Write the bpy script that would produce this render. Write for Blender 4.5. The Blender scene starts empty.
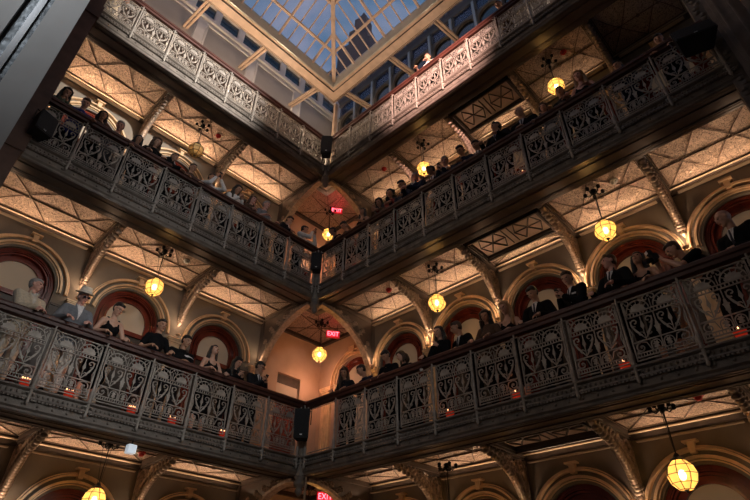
import bpy, bmesh, math, random
from mathutils import Vector, Matrix
from mathutils.bvhtree import BVHTree
random.seed(7)
PI=math.pi
sc=bpy.context.scene
COL=sc.collection
def V(*a): return Vector(a)
# ------------------------------------------------------------------ materials
MATS={}
def nt(name):
    m=bpy.data.materials.new(name); m.use_nodes=True
    n=m.node_tree.nodes; l=m.node_tree.links
    b=n.get('Principled BSDF'); MATS[name]=m
    return m,n,l,b
def mat(name,col,rough=.5,metal=0.,var=0.,vscale=6.,bump=0.,bscale=30.,emit=None,es=0.,spec=None,coat=0.,dist=.01):
    if name in MATS: return MATS[name]
    m,n,l,b=nt(name)
    b.inputs['Base Color'].default_value=(*col,1)
    b.inputs['Roughness'].default_value=rough
    b.inputs['Metallic'].default_value=metal
    if coat: b.inputs['Coat Weight'].default_value=coat
    if spec is not None: b.inputs['Specular IOR Level'].default_value=spec
    if emit:
        b.inputs['Emission Color'].default_value=(*emit,1); b.inputs['Emission Strength'].default_value=es
    if var or bump:
        tc=n.new('ShaderNodeTexCoord')
    if var:
        t=n.new('ShaderNodeTexNoise'); t.inputs['Scale'].default_value=vscale; t.inputs['Detail'].default_value=6
        l.new(tc.outputs['Object'],t.inputs['Vector'])
        r=n.new('ShaderNodeValToRGB'); r.color_ramp.elements[0].position=.3; r.color_ramp.elements[1].position=.7
        r.color_ramp.elements[0].color=(*[c*(1-var) for c in col],1)
        r.color_ramp.elements[1].color=(*[min(1,c*(1+var)) for c in col],1)
        l.new(t.outputs['Fac'],r.inputs['Fac']); l.new(r.outputs['Color'],b.inputs['Base Color'])
    if bump:
        t=n.new('ShaderNodeTexNoise'); t.inputs['Scale'].default_value=bscale; t.inputs['Detail'].default_value=4
        l.new(tc.outputs['Object'],t.inputs['Vector'])
        bp=n.new('ShaderNodeBump'); bp.inputs['Strength'].default_value=bump; bp.inputs['Distance'].default_value=dist
        l.new(t.outputs['Fac'],bp.inputs['Height']); l.new(bp.outputs['Normal'],b.inputs['Normal'])
    return m
def tin(name,c1,c2):
    m,n,l,b=nt(name)
    tc=n.new('ShaderNodeTexCoord')
    nz=n.new('ShaderNodeTexNoise'); nz.inputs['Scale'].default_value=6.5; nz.inputs['Detail'].default_value=3; nz.inputs['Distortion'].default_value=3.0
    l.new(tc.outputs['Object'],nz.inputs['Vector'])
    wv=n.new('ShaderNodeTexNoise'); wv.inputs['Scale'].default_value=10; wv.inputs['Detail'].default_value=3; wv.inputs['Distortion'].default_value=2.5
    l.new(tc.outputs['Object'],wv.inputs['Vector'])
    # vein-like ridges: distance of each noise from its middle value
    def ridge(o):
        s=n.new('ShaderNodeMath'); s.operation='SUBTRACT'; l.new(o,s.inputs[0]); s.inputs[1].default_value=.5
        a=n.new('ShaderNodeMath'); a.operation='ABSOLUTE'; l.new(s.outputs[0],a.inputs[0]); return a.outputs[0]
    ad=n.new('ShaderNodeMath'); ad.operation='MINIMUM'; l.new(ridge(nz.outputs['Fac']),ad.inputs[0]); l.new(ridge(wv.outputs['Fac']),ad.inputs[1])
    r=n.new('ShaderNodeValToRGB'); r.color_ramp.elements[0].position=.0; r.color_ramp.elements[1].position=.085
    r.color_ramp.elements[0].color=(*c2,1); r.color_ramp.elements[1].color=(*c1,1)
    l.new(ad.outputs[0],r.inputs['Fac']); l.new(r.outputs['Color'],b.inputs['Base Color'])
    bp=n.new('ShaderNodeBump'); bp.invert=True; bp.inputs['Strength'].default_value=1.; bp.inputs['Distance'].default_value=.25
    l.new(ad.outputs[0],bp.inputs['Height']); l.new(bp.outputs['Normal'],b.inputs['Normal'])
    b.inputs['Metallic'].default_value=.5; b.inputs['Roughness'].default_value=.38
    return m
M=dict(
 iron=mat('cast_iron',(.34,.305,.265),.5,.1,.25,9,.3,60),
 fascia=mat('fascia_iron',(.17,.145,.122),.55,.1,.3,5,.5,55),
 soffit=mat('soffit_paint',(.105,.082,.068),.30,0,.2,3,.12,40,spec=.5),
 wood=mat('handrail_mahogany',(.070,.022,.015),.5,0,.35,4,.1,20),
 frame=mat('red_mahogany',(.16,.028,.016),.26,0,.3,5,.1,20,coat=.25),
 plaster=mat('olive_plaster',(.175,.15,.118),.8,0,.14,2.2,.25,26),
 peach=mat('peach_plaster',(.50,.35,.25),.75,0,.1,2,.2,20),
 gold=mat('gilded_plaster',(.80,.58,.36),.36,.35,.15,6,.2,40),
 rib=mat('bronze_rib',(.19,.135,.095),.4,.3,.2,6,.2,40),
 bracket=mat('bracket_bronze',(.34,.26,.20),.38,.35,.35,14,.6,45),
 tin=tin('pressed_tin',(.30,.215,.16),(.86,.68,.54)),
 coffer=mat('coffer_tin',(.42,.31,.24),.5,.3,.15,4,.2,30),
 dark=mat('dark_oak_moulding',(.055,.04,.03),.4,0,.3,6,.1,30),
 cream=mat('cream_blind',(.52,.43,.33),.7,0,.06,2,.1,20,emit=(1,.72,.45),es=.02),
 pipe=mat('painted_conduit',(.45,.36,.26),.3,.3),
 black=mat('speaker_black',(.012,.012,.013),.6,0,0,1,.4,200),
 blackmetal=mat('black_metal',(.03,.028,.026),.4,.6),
 floor=mat('gallery_tile',(.20,.15,.11),.4,0,.3,3,.1,20),
 pale=mat('pale_grey_panel',(.62,.60,.58),.6,0,.06,2,.1,20),
 sky_timber=mat('skylight_timber',(.50,.37,.27),.5,0,.15,4,.15,30),
 sky_lead=mat('skylight_flashing',(.40,.40,.37),.35,.4,.1,4),
 steel=mat('grey_painted_steel',(.48,.47,.46),.5,.2,.12,1.6,.1,12),
 steeld=mat('dark_steel_groove',(.08,.09,.10),.35,.6,.4,8,.4,20),
 chrome=mat('chrome',(.6,.62,.65),.15,1),
 column=mat('brown_column_iron',(.09,.05,.035),.4,.2,.3,4,.3,30),
 colgrey=mat('grey_pilaster',(.24,.20,.17),.5,.1,.2,4,.2,30),
 redglass=mat('red_glass',(.5,.03,.015),.2,0,emit=(1,.06,.02),es=.16),
 flame=mat('candle_flame',(1,.5,.2),.5,emit=(1,.42,.18),es=6),
 white=mat('white_plastic',(.75,.78,.8),.4),
 redpl=mat('red_plastic',(.55,.03,.03),.35),
 signred=mat('exit_face',(.25,.01,.015),.4,emit=(1,.03,.05),es=.45),
 signlet=mat('exit_letter',(.9,.1,.1),.4,emit=(1,.12,.16),es=5),
 screen=mat('phone_screen',(.1,.12,.15),.2,emit=(.55,.7,1),es=1.2),
 lens=mat('lens_glass',(.02,.02,.03),.05,0,coat=1),
 towerm=mat('tower_masonry',(.10,.07,.07),.8,0,.3,.05),
 tile=mat('ground_tile',(.22,.18,.15),.35,0,.2,2),
 bulb=mat('lamp_bulb',(1,.8,.5),.5,emit=(1,.66,.30),es=30),
)
def shade_mat(name,emit):
    m,n,l,b=nt(name)
    b.inputs['Base Color'].default_value=(.85,.60,.25,1); b.inputs['Roughness'].default_value=.35
    if emit:
        b.inputs['Emission Color'].default_value=(1,.58,.17,1); b.inputs['Emission Strength'].default_value=emit
    tr=n.new('ShaderNodeBsdfTransparent'); tr.inputs[0].default_value=(1,.82,.5,1)
    mx=n.new('ShaderNodeMixShader'); mx.inputs[0].default_value=.45
    l.new(b.outputs[0],mx.inputs[1]); l.new(tr.outputs[0],mx.inputs[2])
    l.new(mx.outputs[0],n['Material Output'].inputs[0]); return m
M['shade']=shade_mat('amber_lamp_glass',.85)
M['shade_off']=shade_mat('amber_lamp_glass_unlit',0)
def glass_mat():
    m,n,l,b=nt('roof_glass')
    n.remove(b)
    g=n.new('ShaderNodeBsdfGlossy'); g.inputs['Roughness'].default_value=.12; g.inputs['Color'].default_value=(.9,.9,1,1)
    t=n.new('ShaderNodeBsdfTransparent'); t.inputs[0].default_value=(.85,.9,.95,1)
    fr=n.new('ShaderNodeFresnel'); fr.inputs[0].default_value=1.45
    mx=n.new('ShaderNodeMixShader'); l.new(fr.outputs[0],mx.inputs[0]); l.new(t.outputs[0],mx.inputs[1]); l.new(g.outputs[0],mx.inputs[2])
    l.new(mx.outputs[0],n['Material Output'].inputs[0]); return m
M['glass']=glass_mat()
# ------------------------------------------------------------------ mesh builder
class MB:
    def __init__(s): s.v=[]; s.f=[]
    def add(s,vs,fs):
        o=len(s.v); s.v+= [tuple(p) for p in vs]; s.f+=[tuple(i+o for i in f) for f in fs]
    def box(s,x0,x1,y0,y1,z0,z1,mx=None):
        vs=[V(x,y,z) for x in(x0,x1) for y in(y0,y1) for z in(z0,z1)]
        if mx is not None: vs=[mx@p for p in vs]
        s.add(vs,[(0,1,3,2),(4,6,7,5),(0,4,5,1),(2,3,7,6),(0,2,6,4),(1,5,7,3)])
    def tube(s,pts,r,n=8,closed=False,caps=True):
        pts=[V(*p) for p in pts]; m=len(pts)
        rr=r if isinstance(r,(list,tuple)) else [r]*m
        rings=[]; up=None
        for i,p in enumerate(pts):
            if closed: t=pts[(i+1)%m]-pts[i-1]
            else: t=pts[min(i+1,m-1)]-pts[max(i-1,0)]
            t=t.normalized() if t.length>1e-9 else V(0,0,1)
            if up is None: up=V(0,0,1) if abs(t.z)<.9 else V(1,0,0)
            a=t.cross(up)
            if a.length<1e-4: a=t.cross(V(.3,.8,.1))
            a.normalize(); b=a.cross(t).normalized(); up=b
            rings.append([p+(a*math.cos(2*PI*k/n)+b*math.sin(2*PI*k/n))*rr[i] for k in range(n)])
        vs=[q for R in rings for q in R]; fs=[]
        M_=m if closed else m-1
        for i in range(M_):
            j=(i+1)%m
            for k in range(n):
                fs.append((i*n+k,i*n+(k+1)%n,j*n+(k+1)%n,j*n+k))
        if caps and not closed:
            fs.append(tuple(range(n))[::-1]); fs.append(tuple((m-1)*n+k for k in range(n)))
        s.add(vs,fs)
    def lathe(s,prof,c=(0,0,0),n=16):
        vs=[];fs=[]; m=len(prof); c=V(*c)
        for r,z in prof:
            for k in range(n): vs.append(c+V(r*math.cos(2*PI*k/n),r*math.sin(2*PI*k/n),z))
        for i in range(m-1):
            for k in range(n): fs.append((i*n+k,i*n+(k+1)%n,(i+1)*n+(k+1)%n,(i+1)*n+k))
        fs.append(tuple(range(n))[::-1]); fs.append(tuple((m-1)*n+k for k in range(n)))
        s.add(vs,fs)
    def ball(s,c,r,n=8,mx=None):
        rx,ry,rz=r if isinstance(r,(tuple,list)) else (r,r,r)
        c=V(*c); vs=[];fs=[]; m=max(4,n//2+1)
        for i in range(1,m):
            a=PI*i/m
            for k in range(n):
                p=V(rx*math.sin(a)*math.cos(2*PI*k/n),ry*math.sin(a)*math.sin(2*PI*k/n),rz*math.cos(a))
                vs.append(p)
        top=len(vs); vs.append(V(0,0,rz)); vs.append(V(0,0,-rz))
        for i in range(m-2):
            for k in range(n): fs.append((i*n+k,(i+1)*n+k,(i+1)*n+(k+1)%n,i*n+(k+1)%n))
        for k in range(n):
            fs.append((top,k,(k+1)%n)); fs.append((top+1,(m-2)*n+(k+1)%n,(m-2)*n+k))
        if mx is not None: vs=[mx@p for p in vs]
        s.add([c+p for p in vs],fs)
    def prism(s,poly,fn,t0,t1):   # poly 2d list, fn(a,b,t)->3d
        n=len(poly)
        s.add([fn(a,b,t0) for a,b in poly]+[fn(a,b,t1) for a,b in poly],
              [tuple(range(n))[::-1],tuple(range(n,2*n))]+[(i,(i+1)%n,n+(i+1)%n,n+i) for i in range(n)])
    def strip(s,pts,w,fn,t0,t1,closed=False):  # ribbon of width w along 2d pts, prism between t0,t1
        m=len(pts); ww=w if isinstance(w,(list,tuple)) else [w]*m
        L=[];Rr=[]
        for i,(a,b) in enumerate(pts):
            if closed: p0=pts[i-1];p1=pts[(i+1)%m]
            else: p0=pts[max(i-1,0)];p1=pts[min(i+1,m-1)]
            dx,dy=p1[0]-p0[0],p1[1]-p0[1]; d=math.hypot(dx,dy) or 1
            nx,ny=-dy/d*ww[i]/2,dx/d*ww[i]/2
            L.append((a+nx,b+ny));Rr.append((a-nx,b-ny))
        vs=[fn(*p,t0) for p in L]+[fn(*p,t0) for p in Rr]+[fn(*p,t1) for p in L]+[fn(*p,t1) for p in Rr]
        fs=[]
        for i in range(m if closed else m-1):
            j=(i+1)%m
            fs+=[(i,j,m+j,m+i),(2*m+i,3*m+i,3*m+j,2*m+j),(i,2*m+i,2*m+j,j),(m+i,m+j,3*m+j,3*m+i)]
        if not closed: fs+=[(0,m,3*m,2*m),(m-1,3*m-1,4*m-1,2*m-1)]
        s.add(vs,fs)
    def mesh(s,name,smooth=False):
        me=bpy.data.meshes.new(name); me.from_pydata(s.v,[],s.f); 
        bm=bmesh.new(); bm.from_mesh(me); bmesh.ops.recalc_face_normals(bm,faces=bm.faces); bm.to_mesh(me); bm.free()
        if smooth: me.shade_smooth()
        return me
    def build(s,name,m,parent=None,loc=None,smooth=False,auto=False):
        loc=V(*loc) if loc is not None else V(0,0,0)
        if loc.length>0 : s.v=[tuple(V(*p)-loc) for p in s.v]
        me=s.mesh(name,smooth or auto)
        if auto: me.set_sharp_from_angle(angle=math.radians(35))
        me.materials.append(m)
        o=bpy.data.objects.new(name,me); COL.objects.link(o)
        if parent is not None:
            o.parent=parent; o.location=loc
        else: o.location=loc
        return o
def empty(name,loc=(0,0,0),rz=0):
    o=bpy.data.objects.new(name,None); o.location=loc; o.rotation_euler=(0,0,rz); o.empty_display_size=.1; COL.objects.link(o); return o
def tag(o,label,cat,group=None):
    o['label']=label; o['category']=cat
    if group: o['group']=group
    return o
def struct(o,label=None):
    o['kind']='structure'
    if label: o['label']=label
    return o
def copy_tree(o,parent=None):
    c=o.copy(); COL.objects.link(c)
    if parent is not None: c.parent=parent
    for ch in list(o.children): copy_tree(ch,c)
    return c
# ------------------------------------------------------------------ layout
D=2.16                         # gallery depth
RAIL=[0.0,4.3,8.64]            # handrail tops of the three visible balconies
FL=-1.20                       # gallery floor below the rail
CE=-1.40                       # ceiling under each gallery, from its rail
GROUND=-5.6
WING={'A':dict(L=7.6,br=[2.45,4.80,7.15],arch=[1.30,3.62,5.98],name='left'),
      'B':dict(L=9.95,br=[2.05,4.07,6.09,8.08],arch=[1.02,3.05,5.05,7.05,9.04],name='right')}
def TF(w):
    if w=='A': return lambda s,d,z: V(-s,d,z)
    return lambda s,d,z: V(d,-s,z)
LEVN=['lowest','middle','top']
ORD=['nearest the corner','second from the corner','third from the corner','fourth from the corner','farthest from the corner']
def extrude_profile(mb,T,prof,s1,z0,s0=None):
    # closed (d,z) profile extruded along the wing, mitred at the corner
    n=len(prof)
    a=[T((-d if s0 is None else s0),d,z+z0) for d,z in prof]; b=[T(s1,d,z+z0) for d,z in prof]
    mb.add(a+b,[tuple(range(n)),tuple(range(2*n-1,n-1,-1))]+[(i,(i+1)%n,n+(i+1)%n,n+i) for i in range(n)])
# ------------------------------------------------------------------ people first (scene still empty, so one evaluation is cheap)
def rotm(pitch,yaw,roll=0):
    return (Matrix.Rotation(yaw,3,'Z')@Matrix.Rotation(pitch,3,'X')@Matrix.Rotation(roll,3,'Y'))
class Cl(MB):
    def limb(s,a,b,ra,rb,w=1.,side=(1,0,0),n=12):
        a=V(*a);b=V(*b); t=(b-a); L=t.length; t=t/L if L>1e-6 else V(0,0,1)
        sd=V(*side); sd=sd-t*sd.dot(t)
        if sd.length<.05: sd=V(0,1,0)-t*t.y
        sd.normalize(); q=t.cross(sd)
        rings=[]
        for an in (-75,-50,-25,0): 
            k=math.radians(an); rings.append((a+t*ra*math.sin(k),ra*math.cos(k)))
        for an in (0,25,50,75):
            k=math.radians(an); rings.append((b+t*rb*math.sin(k),rb*math.cos(k)))
        vs=[];fs=[]
        for c,r in rings:
            for k in range(n): vs.append(c+sd*(r*w*math.cos(2*PI*k/n))+q*(r*math.sin(2*PI*k/n)))
        m=len(rings)
        for i in range(m-1):
            for k in range(n): fs.append((i*n+k,i*n+(k+1)%n,(i+1)*n+(k+1)%n,(i+1)*n+k))
        fs.append(tuple(range(n))[::-1]); fs.append(tuple((m-1)*n+k for k in range(n)))
        s.add(vs,fs)
    def chain(s,pts,rs,**k):
        for i in range(len(pts)-1): s.limb(pts[i],pts[i+1],rs[i],rs[i+1],**k)
def ik(sh,hand,l1,l2,hint):
    sh=V(*sh);hand=V(*hand); d=hand-sh; L=min(d.length,(l1+l2)*.985); dn=d.normalized(); hand=sh+dn*L
    a=math.acos(max(-1,min(1,(l1*l1+L*L-l2*l2)/(2*l1*L))))
    h=V(*hint); h=(h-dn*h.dot(dn)).normalized()
    return sh+dn*(l1*math.cos(a))+h*(l1*math.sin(a)), hand
PEND=[]      # meshes waiting for their remesh
def pend(mb,vox,key,role,sm=3):
    me=mb.mesh('tmp_'+role)
    o=bpy.data.objects.new('tmp',me); COL.objects.link(o)
    r=o.modifiers.new('r','REMESH'); r.mode='VOXEL'; r.voxel_size=vox; r.use_smooth_shade=True
    if sm:
        q=o.modifiers.new('s','SMOOTH'); q.factor=.5; q.iterations=sm
    PEND.append((o,key,role))
def hand_geo(c,wrist,fwd,palm,curl,side):
    """palm + four jointed fingers of unequal length + thumb; fwd=direction of the fingers, palm=palm normal"""
    f=V(*fwd).normalized(); p=V(*palm); p=(p-f*p.dot(f)).normalized(); x=f.cross(p)*side
    w=V(*wrist)
    c.limb(w,w+f*.035,.026,.030,w=1.0)
    for k in (-1.2,0,1.2): c.limb(w+f*.03+x*k*.016,w+f*.085+x*k*.021,.014,.0125)
    for k,L in ((-1.5,.062),(-.5,.074),(.5,.080),(1.5,.070)):
        q0=w+f*.088+x*k*.0185
        d1=(f*math.cos(curl*.5)+p*math.sin(curl*.5)); q1=q0+d1*L*.5
        d2=(f*math.cos(curl*1.3)+p*math.sin(curl*1.3)); q2=q1+d2*L*.32
        d3=(f*math.cos(curl*1.9)+p*math.sin(curl*1.9)); q3=q2+d3*L*.24
        c.limb(q0,q1,.0095,.009); c.limb(q1,q2,.009,.0085); c.limb(q2,q3,.0085,.0075)
    t0=w+f*.03+x*.032; t1=t0+(x*.7+f*.75+p*.35).normalized()*.038; t2=t1+(f*.8+p*.6+x*.1).normalized()*.030
    c.limb(t0,t1,.013,.011); c.limb(t1,t2,.011,.009)
PERS={}
def person_geo(key,sex='m',top='suit',hair='short',lean=.2,pitch=.35,yaw=0.,roll=0.,arms='rail',build=1.,side=0.,vox=.0095,kf=1.10):
    """all geometry of one figure facing -y, feet on z=0; stores head / hand positions"""
    if key in PERS: return
    B=build; fem=sex=='f'
    hipz=.93; hip=V(0,0,hipz)
    t=V(side,-math.sin(lean),math.cos(lean)).normalized(); fw=V(0,-math.cos(lean),-math.sin(lean))
    sx=(.150 if fem else .178)*B
    P=lambda x,u,y=0.: hip+t*u+V(x,0,0)-fw*y
    chest=P(0,.36); nb=P(0,.50)
    hd=nb+t*.058+(V(side*.5,-math.sin(lean*.6+pitch*.35),math.cos(lean*.6+pitch*.35))).normalized()*.145
    Rh=rotm(pitch,yaw,roll)           # pitch>0 : looks down (rotation about X tips -y down)
    H=lambda x,y,z: hd+Rh@V(x,y,z)
    shL,shR=P(sx,.455),P(-sx,.455)
    tgt={'rail':((.17,-.36,1.155),(-.19,-.36,1.155)),
         'clasp':((.05,-.37,1.165),(-.04,-.38,1.17)),
         'phone':((.05,-.36,1.24),(-.05,-.36,1.25)),
         'photo':None,
         'cross':((.10,-.38,1.16),(-.22,-.36,1.16)),
         'chin':((.04,-.20,1.30),(-.19,-.36,1.155)),
         'down':((.25,-.06,.86),(-.22,-.34,1.155))}[arms]
    if tgt: tgt=tuple((a,b,(1.232/kf if 1.1<c<1.2 else c)) for a,b,c in tgt)   # hands lying on the rail rest on its top
    if arms=='photo':
        hc=hd+Rh@V(0,-.24,-.01); tgt=(hc+V(.065,0,-.04),hc+V(-.065,0,-.04))
    la,lf=(.275,.245) if fem else (.295,.265)
    out=[]
    for s_,sh,tg in ((1,shL,tgt[0]),(-1,shR,tgt[1])):
        hint=(.55*s_,.35,-.9)
        el,wr=ik(sh,tg,la,lf,hint); out.append((s_,sh,el,wr))
    # --- body: one continuous surface
    c=Cl()
    c.ball(P(0,.02),(.155*B,.112*B,.13),14); c.ball(P(0,.17),((.115 if fem else .138)*B,.10*B,.16),14)
    c.ball(P(0,.35),((.135 if fem else .16)*B,.112*B,.17),14)
    c.limb(P(-sx*.8,.455),P(sx*.8,.455),.058,.058)
    c.limb(P(0,.47),nb+t*.0,.085,.062); c.limb(nb-t*.03,hd+Rh@V(0,.015,-.07),.056 if not fem else .046,.050 if not fem else .044)
    if fem:
        for k in (-1,1): c.ball(P(k*.065,.345)+fw*.075,(.055,.05,.055),10)
    for k in (-1,1):
        kn=V(k*.10,-.02,.50); an=V(k*.105,.02,.085)
        c.limb(P(k*.088,-.04),kn,.085*B,.056); c.limb(kn,V(k*.102,.02,.32),.054,.050); c.limb(V(k*.102,.02,.32),an,.05,.034)
        c.limb(an+V(0,.02,-.045),an+V(k*.015,-.17,-.052),.034,.030,w=1.1)
    for s_,sh,el,wr in out:
        c.limb(sh,el,.047*B,.036*B); c.limb(el,el.lerp(wr,.35),.037*B,.037*B); c.limb(el.lerp(wr,.3),wr,.037*B,.024)
        d=(wr-el).normalized()
        if arms in('rail','cross','clasp') or (arms in('chin','down') and s_<0):
            f=V(d.x*.6-s_*(.5 if arms=='clasp' else .12),-.55,-.25); pl=(0,.1,-1); cu=.55
        elif arms in('phone','photo'):
            f=V(-s_*.35,-.25,.9); pl=(-s_*1.,-.1,0); cu=.75
        else:
            f=d; pl=(-s_*1.,.2,0); cu=.5
        hand_geo(c,wr,f,pl,cu,s_)
    # head
    g=lambda x,y,z,r,n=12: c.ball(H(x,y,z),r,n,mx=Rh)
    g(0,.012,.022,(.074,.092,.088),16); g(0,-.018,-.03,(.062,.072,.085),14); g(0,-.064,-.092,(.026,.024,.022))
    g(0,-.02,-.062,(.054,.058,.05)); 
    for k in(-1,1): g(k*.036,-.062,-.018,(.022,.02,.02)); g(k*.074,.008,-.006,(.011,.02,.031))
    c.limb(H(-.036,-.074,.026),H(.036,-.074,.026),.013,.013); c.limb(H(0,-.083,.012),H(0,-.104,-.022),.009,.014)
    for k in(-1,1): c.limb(H(0,-.099,-.026),H(k*.013,-.091,-.026),.009,.007)
    c.limb(H(-.017,-.082,-.056),H(.017,-.082,-.056),.009,.009)
    pend(c,vox,key,'body',2)
    # eyes, brows, mouth
    PERS[key]=dict(parts={},hd=hd,Rh=Rh,arms=out,top=top,hair=hair)
    for k,nm in((-1,'eye_r'),(1,'eye_l')):
        e=MB(); e.ball(H(k*.031,-.083,.004),(.0125,.009,.007),8,mx=Rh); PERS[key]['parts'][nm]=e.mesh('eye',True)
    e=MB()
    e.ball(H(0,-.0915,-.057),(.022,.006,.0065),8,mx=Rh); PERS[key]['parts']['mouth']=e.mesh('mouth',True)
    # hair
    if hair!='bald':
        h=Cl()
        h.ball(H(0,.026,.038),(.082,.093,.083),16,mx=Rh); h.ball(H(0,.035,-.005),(.0805,.072,.075),14,mx=Rh)
        h.ball(H(0,-.034,.072),(.062,.048,.034),10,mx=Rh)
        if hair=='side': 
            h.ball(H(.025,-.052,.080),(.05,.03,.026),10,mx=Rh)
        if hair in('long','bob','curly'):
            ln=.34 if hair=='long' else (.14 if hair=='bob' else .26)
            h.ball(H(0,.045,-.01),(.085,.075,.10),14,mx=Rh)
            for k in(-1,1):
                a=H(k*.070,-.01,.05); b=H(k*.084,.012,-.04)
                cpt=b+V(k*.012,.01,-ln*.5); dpt=b+V(k*.0,-.0,-ln)
                h.chain([a,b,cpt,dpt],[.028,.030,.036,.018])
            bk=H(0,.07,-.03); h.chain([bk,bk+V(0,.03,-ln*.5),bk+V(0,.02,-ln)],[.07,.075,.04],w=1.2)
            if hair=='curly':
                for k in range(26):
                    u=random.random(); an=random.uniform(-.3,PI+.3)
                    h.ball(H(.09*math.cos(an),.03+.06*math.sin(an),.06)-V(0,0,u*ln),random.uniform(.025,.04),8)
        if hair=='bun': h.ball(H(0,.105,.06),(.04,.035,.04),10)
        pend(h,.010,key,'hair',2)
    elif hair=='bald':
        pass
    # clothes
    q=.012
    if top in('suit','tee','blouse','shirt','coat'):
        j=Cl(); e_={'suit':.020,'coat':.022}.get(top,.012)
        j.ball(P(0,.16),((.12 if fem else .142)*B+e_,.10*B+e_,.20),14)
        j.ball(P(0,.35),((.14 if fem else .163)*B+e_,.112*B+e_,.165),14)
        j.limb(P(-sx*.82,.452),P(sx*.82,.452),.058+e_*.8,.058+e_*.8)
        j.limb(P(0,.40),P(0,.475),.10,.078+e_*.3,w=1.15)
        bot=-.14 if top in('suit','coat') else -.05
        j.limb(P(0,.05),P(0,bot+.05),.118*B+e_,.122*B+e_,w=1.32)
        if fem:
            for k in (-1,1): j.ball(P(k*.065,.345)+fw*.075,(.055+e_,.05+e_,.055+e_),10)
        for s_,sh,el,wr in out:
            fr=.55 if top=='tee' else 1.
            if fr<1: j.limb(sh,sh.lerp(el,.62),.050*B+e_,.044*B+e_)
            else:
                j.limb(sh,el,.050*B+e_,.040*B+e_); j.limb(el,el.lerp(wr,.93),.040*B+e_,.030+e_*.6)
        pend(j,.0115,key,'jacket' if top in('suit','coat') else ('shirt' if top!='blouse' else 'blouse'),3)
    if top in('dress',):
        j=Cl(); e_=.012
        j.ball(P(0,.02),(.155*B+e_,.112*B+e_,.14),14)
        j.ball(P(0,.17),(.115*B+e_,.10*B+e_,.16),14); j.ball(P(0,.32),(.135*B+e_,.112*B+e_,.135),14)
        for k in (-1,1):
            j.ball(P(k*.065,.345)+fw*.075,(.055+e_,.05+e_,.055+e_),10)
            j.limb(P(k*.085,.40)+fw*.07,P(k*.095,.515),.022,.022); j.limb(P(k*.095,.515),P(k*.085,.42)-fw*.07,.022,.022)
        j.limb(P(0,-.02),V(0,.0,.46),.135*B,.165*B,w=1.25)
        pend(j,.0115,key,'dress',3)
    else:
        j=Cl(); e_=.016
        j.ball(P(0,.01),(.155*B+e_*.6,.112*B+e_*.6,.12),14)
        for k in (-1,1):
            kn=V(k*.10,-.02,.50); an=V(k*.105,.02,.10)
            j.limb(P(k*.088,-.04),kn,.088*B+e_*.5,.060+e_); j.limb(kn,an,.058+e_,.046+e_)
        pend(j,.013,key,'trousers',3)
    j=Cl()
    for k in (-1,1):
        an=V(k*.105,.02,.085); j.limb(an+V(0,.025,-.043),an+V(k*.015,-.18,-.050),.042,.036,w=1.1)
    pend(j,.012,key,'shoes',1)
def flush_people():
    dg=bpy.context.evaluated_depsgraph_get(); dg.update()
    for o,key,role in PEND:
        me=bpy.data.meshes.new_from_object(o.evaluated_get(dg)); me.name=role
        PERS[key]['parts'][role]=me; me.shade_smooth()
    for o,_,_ in PEND:
        m=o.data; bpy.data.objects.remove(o); bpy.data.meshes.remove(m)
    PEND.clear()
def conform(bvh,poly_rows,off,Mx=None):
    """rows of (x,z) points projected along +y onto the garment, pushed out by off"""
    vs=[];fs=[]
    for r in poly_rows:
        for x,z in r:
            hit=bvh.ray_cast(V(x,-1.2,z),V(0,1,0))
            vs.append(tuple((hit[0] if hit[0] else V(x,-.1,z))+V(0,-off,0)))
    n=len(poly_rows[0])
    for i in range(len(poly_rows)-1):
        for k in range(n-1): fs.append((i*n+k,i*n+k+1,(i+1)*n+k+1,(i+1)*n+k))
    return vs,fs
def shirt_front(key):
    P=PERS[key]; me=P['parts'].get('jacket')
    if not me or 'shirt_front' in P['parts']: return
    bvh=BVHTree.FromPolygons([v.co for v in me.vertices],[p.vertices for p in me.polygons])
    hd=P['hd']; zt=hd.z-.155; zb=zt-.27; cx=hd.x*.6
    rows=[]
    for i in range(9):
        u=i/8; w=.062*(1-u)+.004; z=zt+(zb-zt)*u
        rows.append([(cx+w*(k/4-.5)*2,z) for k in range(5)])
    vs,fs=conform(bvh,rows,.006); m=MB(); m.add(vs,fs)
    for k in(-1,1):   # collar wings
        rows=[[(cx+k*(.015+.0*j),zt-.055+.06*j),(cx+k*(.03+.012*j),zt-.045+.055*j)] for j in range(2)]
        v2,f2=conform(bvh,rows,.013); m.add(v2,f2)
    P['parts']['shirt_front']=m.mesh('shirt_front',True)
    rows=[[(cx-(.012+.008*i/5),zt-.03-.21*i/5),(cx+(.012+.008*i/5),zt-.03-.21*i/5)] for i in range(6)]
    vs,fs=conform(bvh,rows,.013); m=MB(); m.add(vs,fs); P['parts']['necktie']=m.mesh('necktie',True)
    m=MB()    # lapels
    for k in(-1,1):
        rows=[]
        for i in range(7):
            u=i/6; w=.062*(1-u)+.004; z=zt+.01+(zb-zt)*u; ww=.03*math.sin(PI*min(1,u*.85+.12))
            rows.append([(cx+k*w*.95,z),(cx+k*(w+ww),z)])
        vs,fs=conform(bvh,rows,.012); m.add(vs,fs)
    P['parts']['lapel']=m.mesh('lapel',True)
def cm(name,c,r=.85): return mat('cloth_'+name,c,r,0,.15,30,.25,180,dist=.004,spec=.12)
SKIN=[mat('skin_fair',(.62,.36,.25),.5,0,.06,20),mat('skin_tan',(.50,.27,.17),.5,0,.06,20),mat('skin_brown',(.25,.12,.07),.5,0,.06,20),mat('skin_pink',(.68,.36,.28),.5,0,.06,20)]
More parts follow.
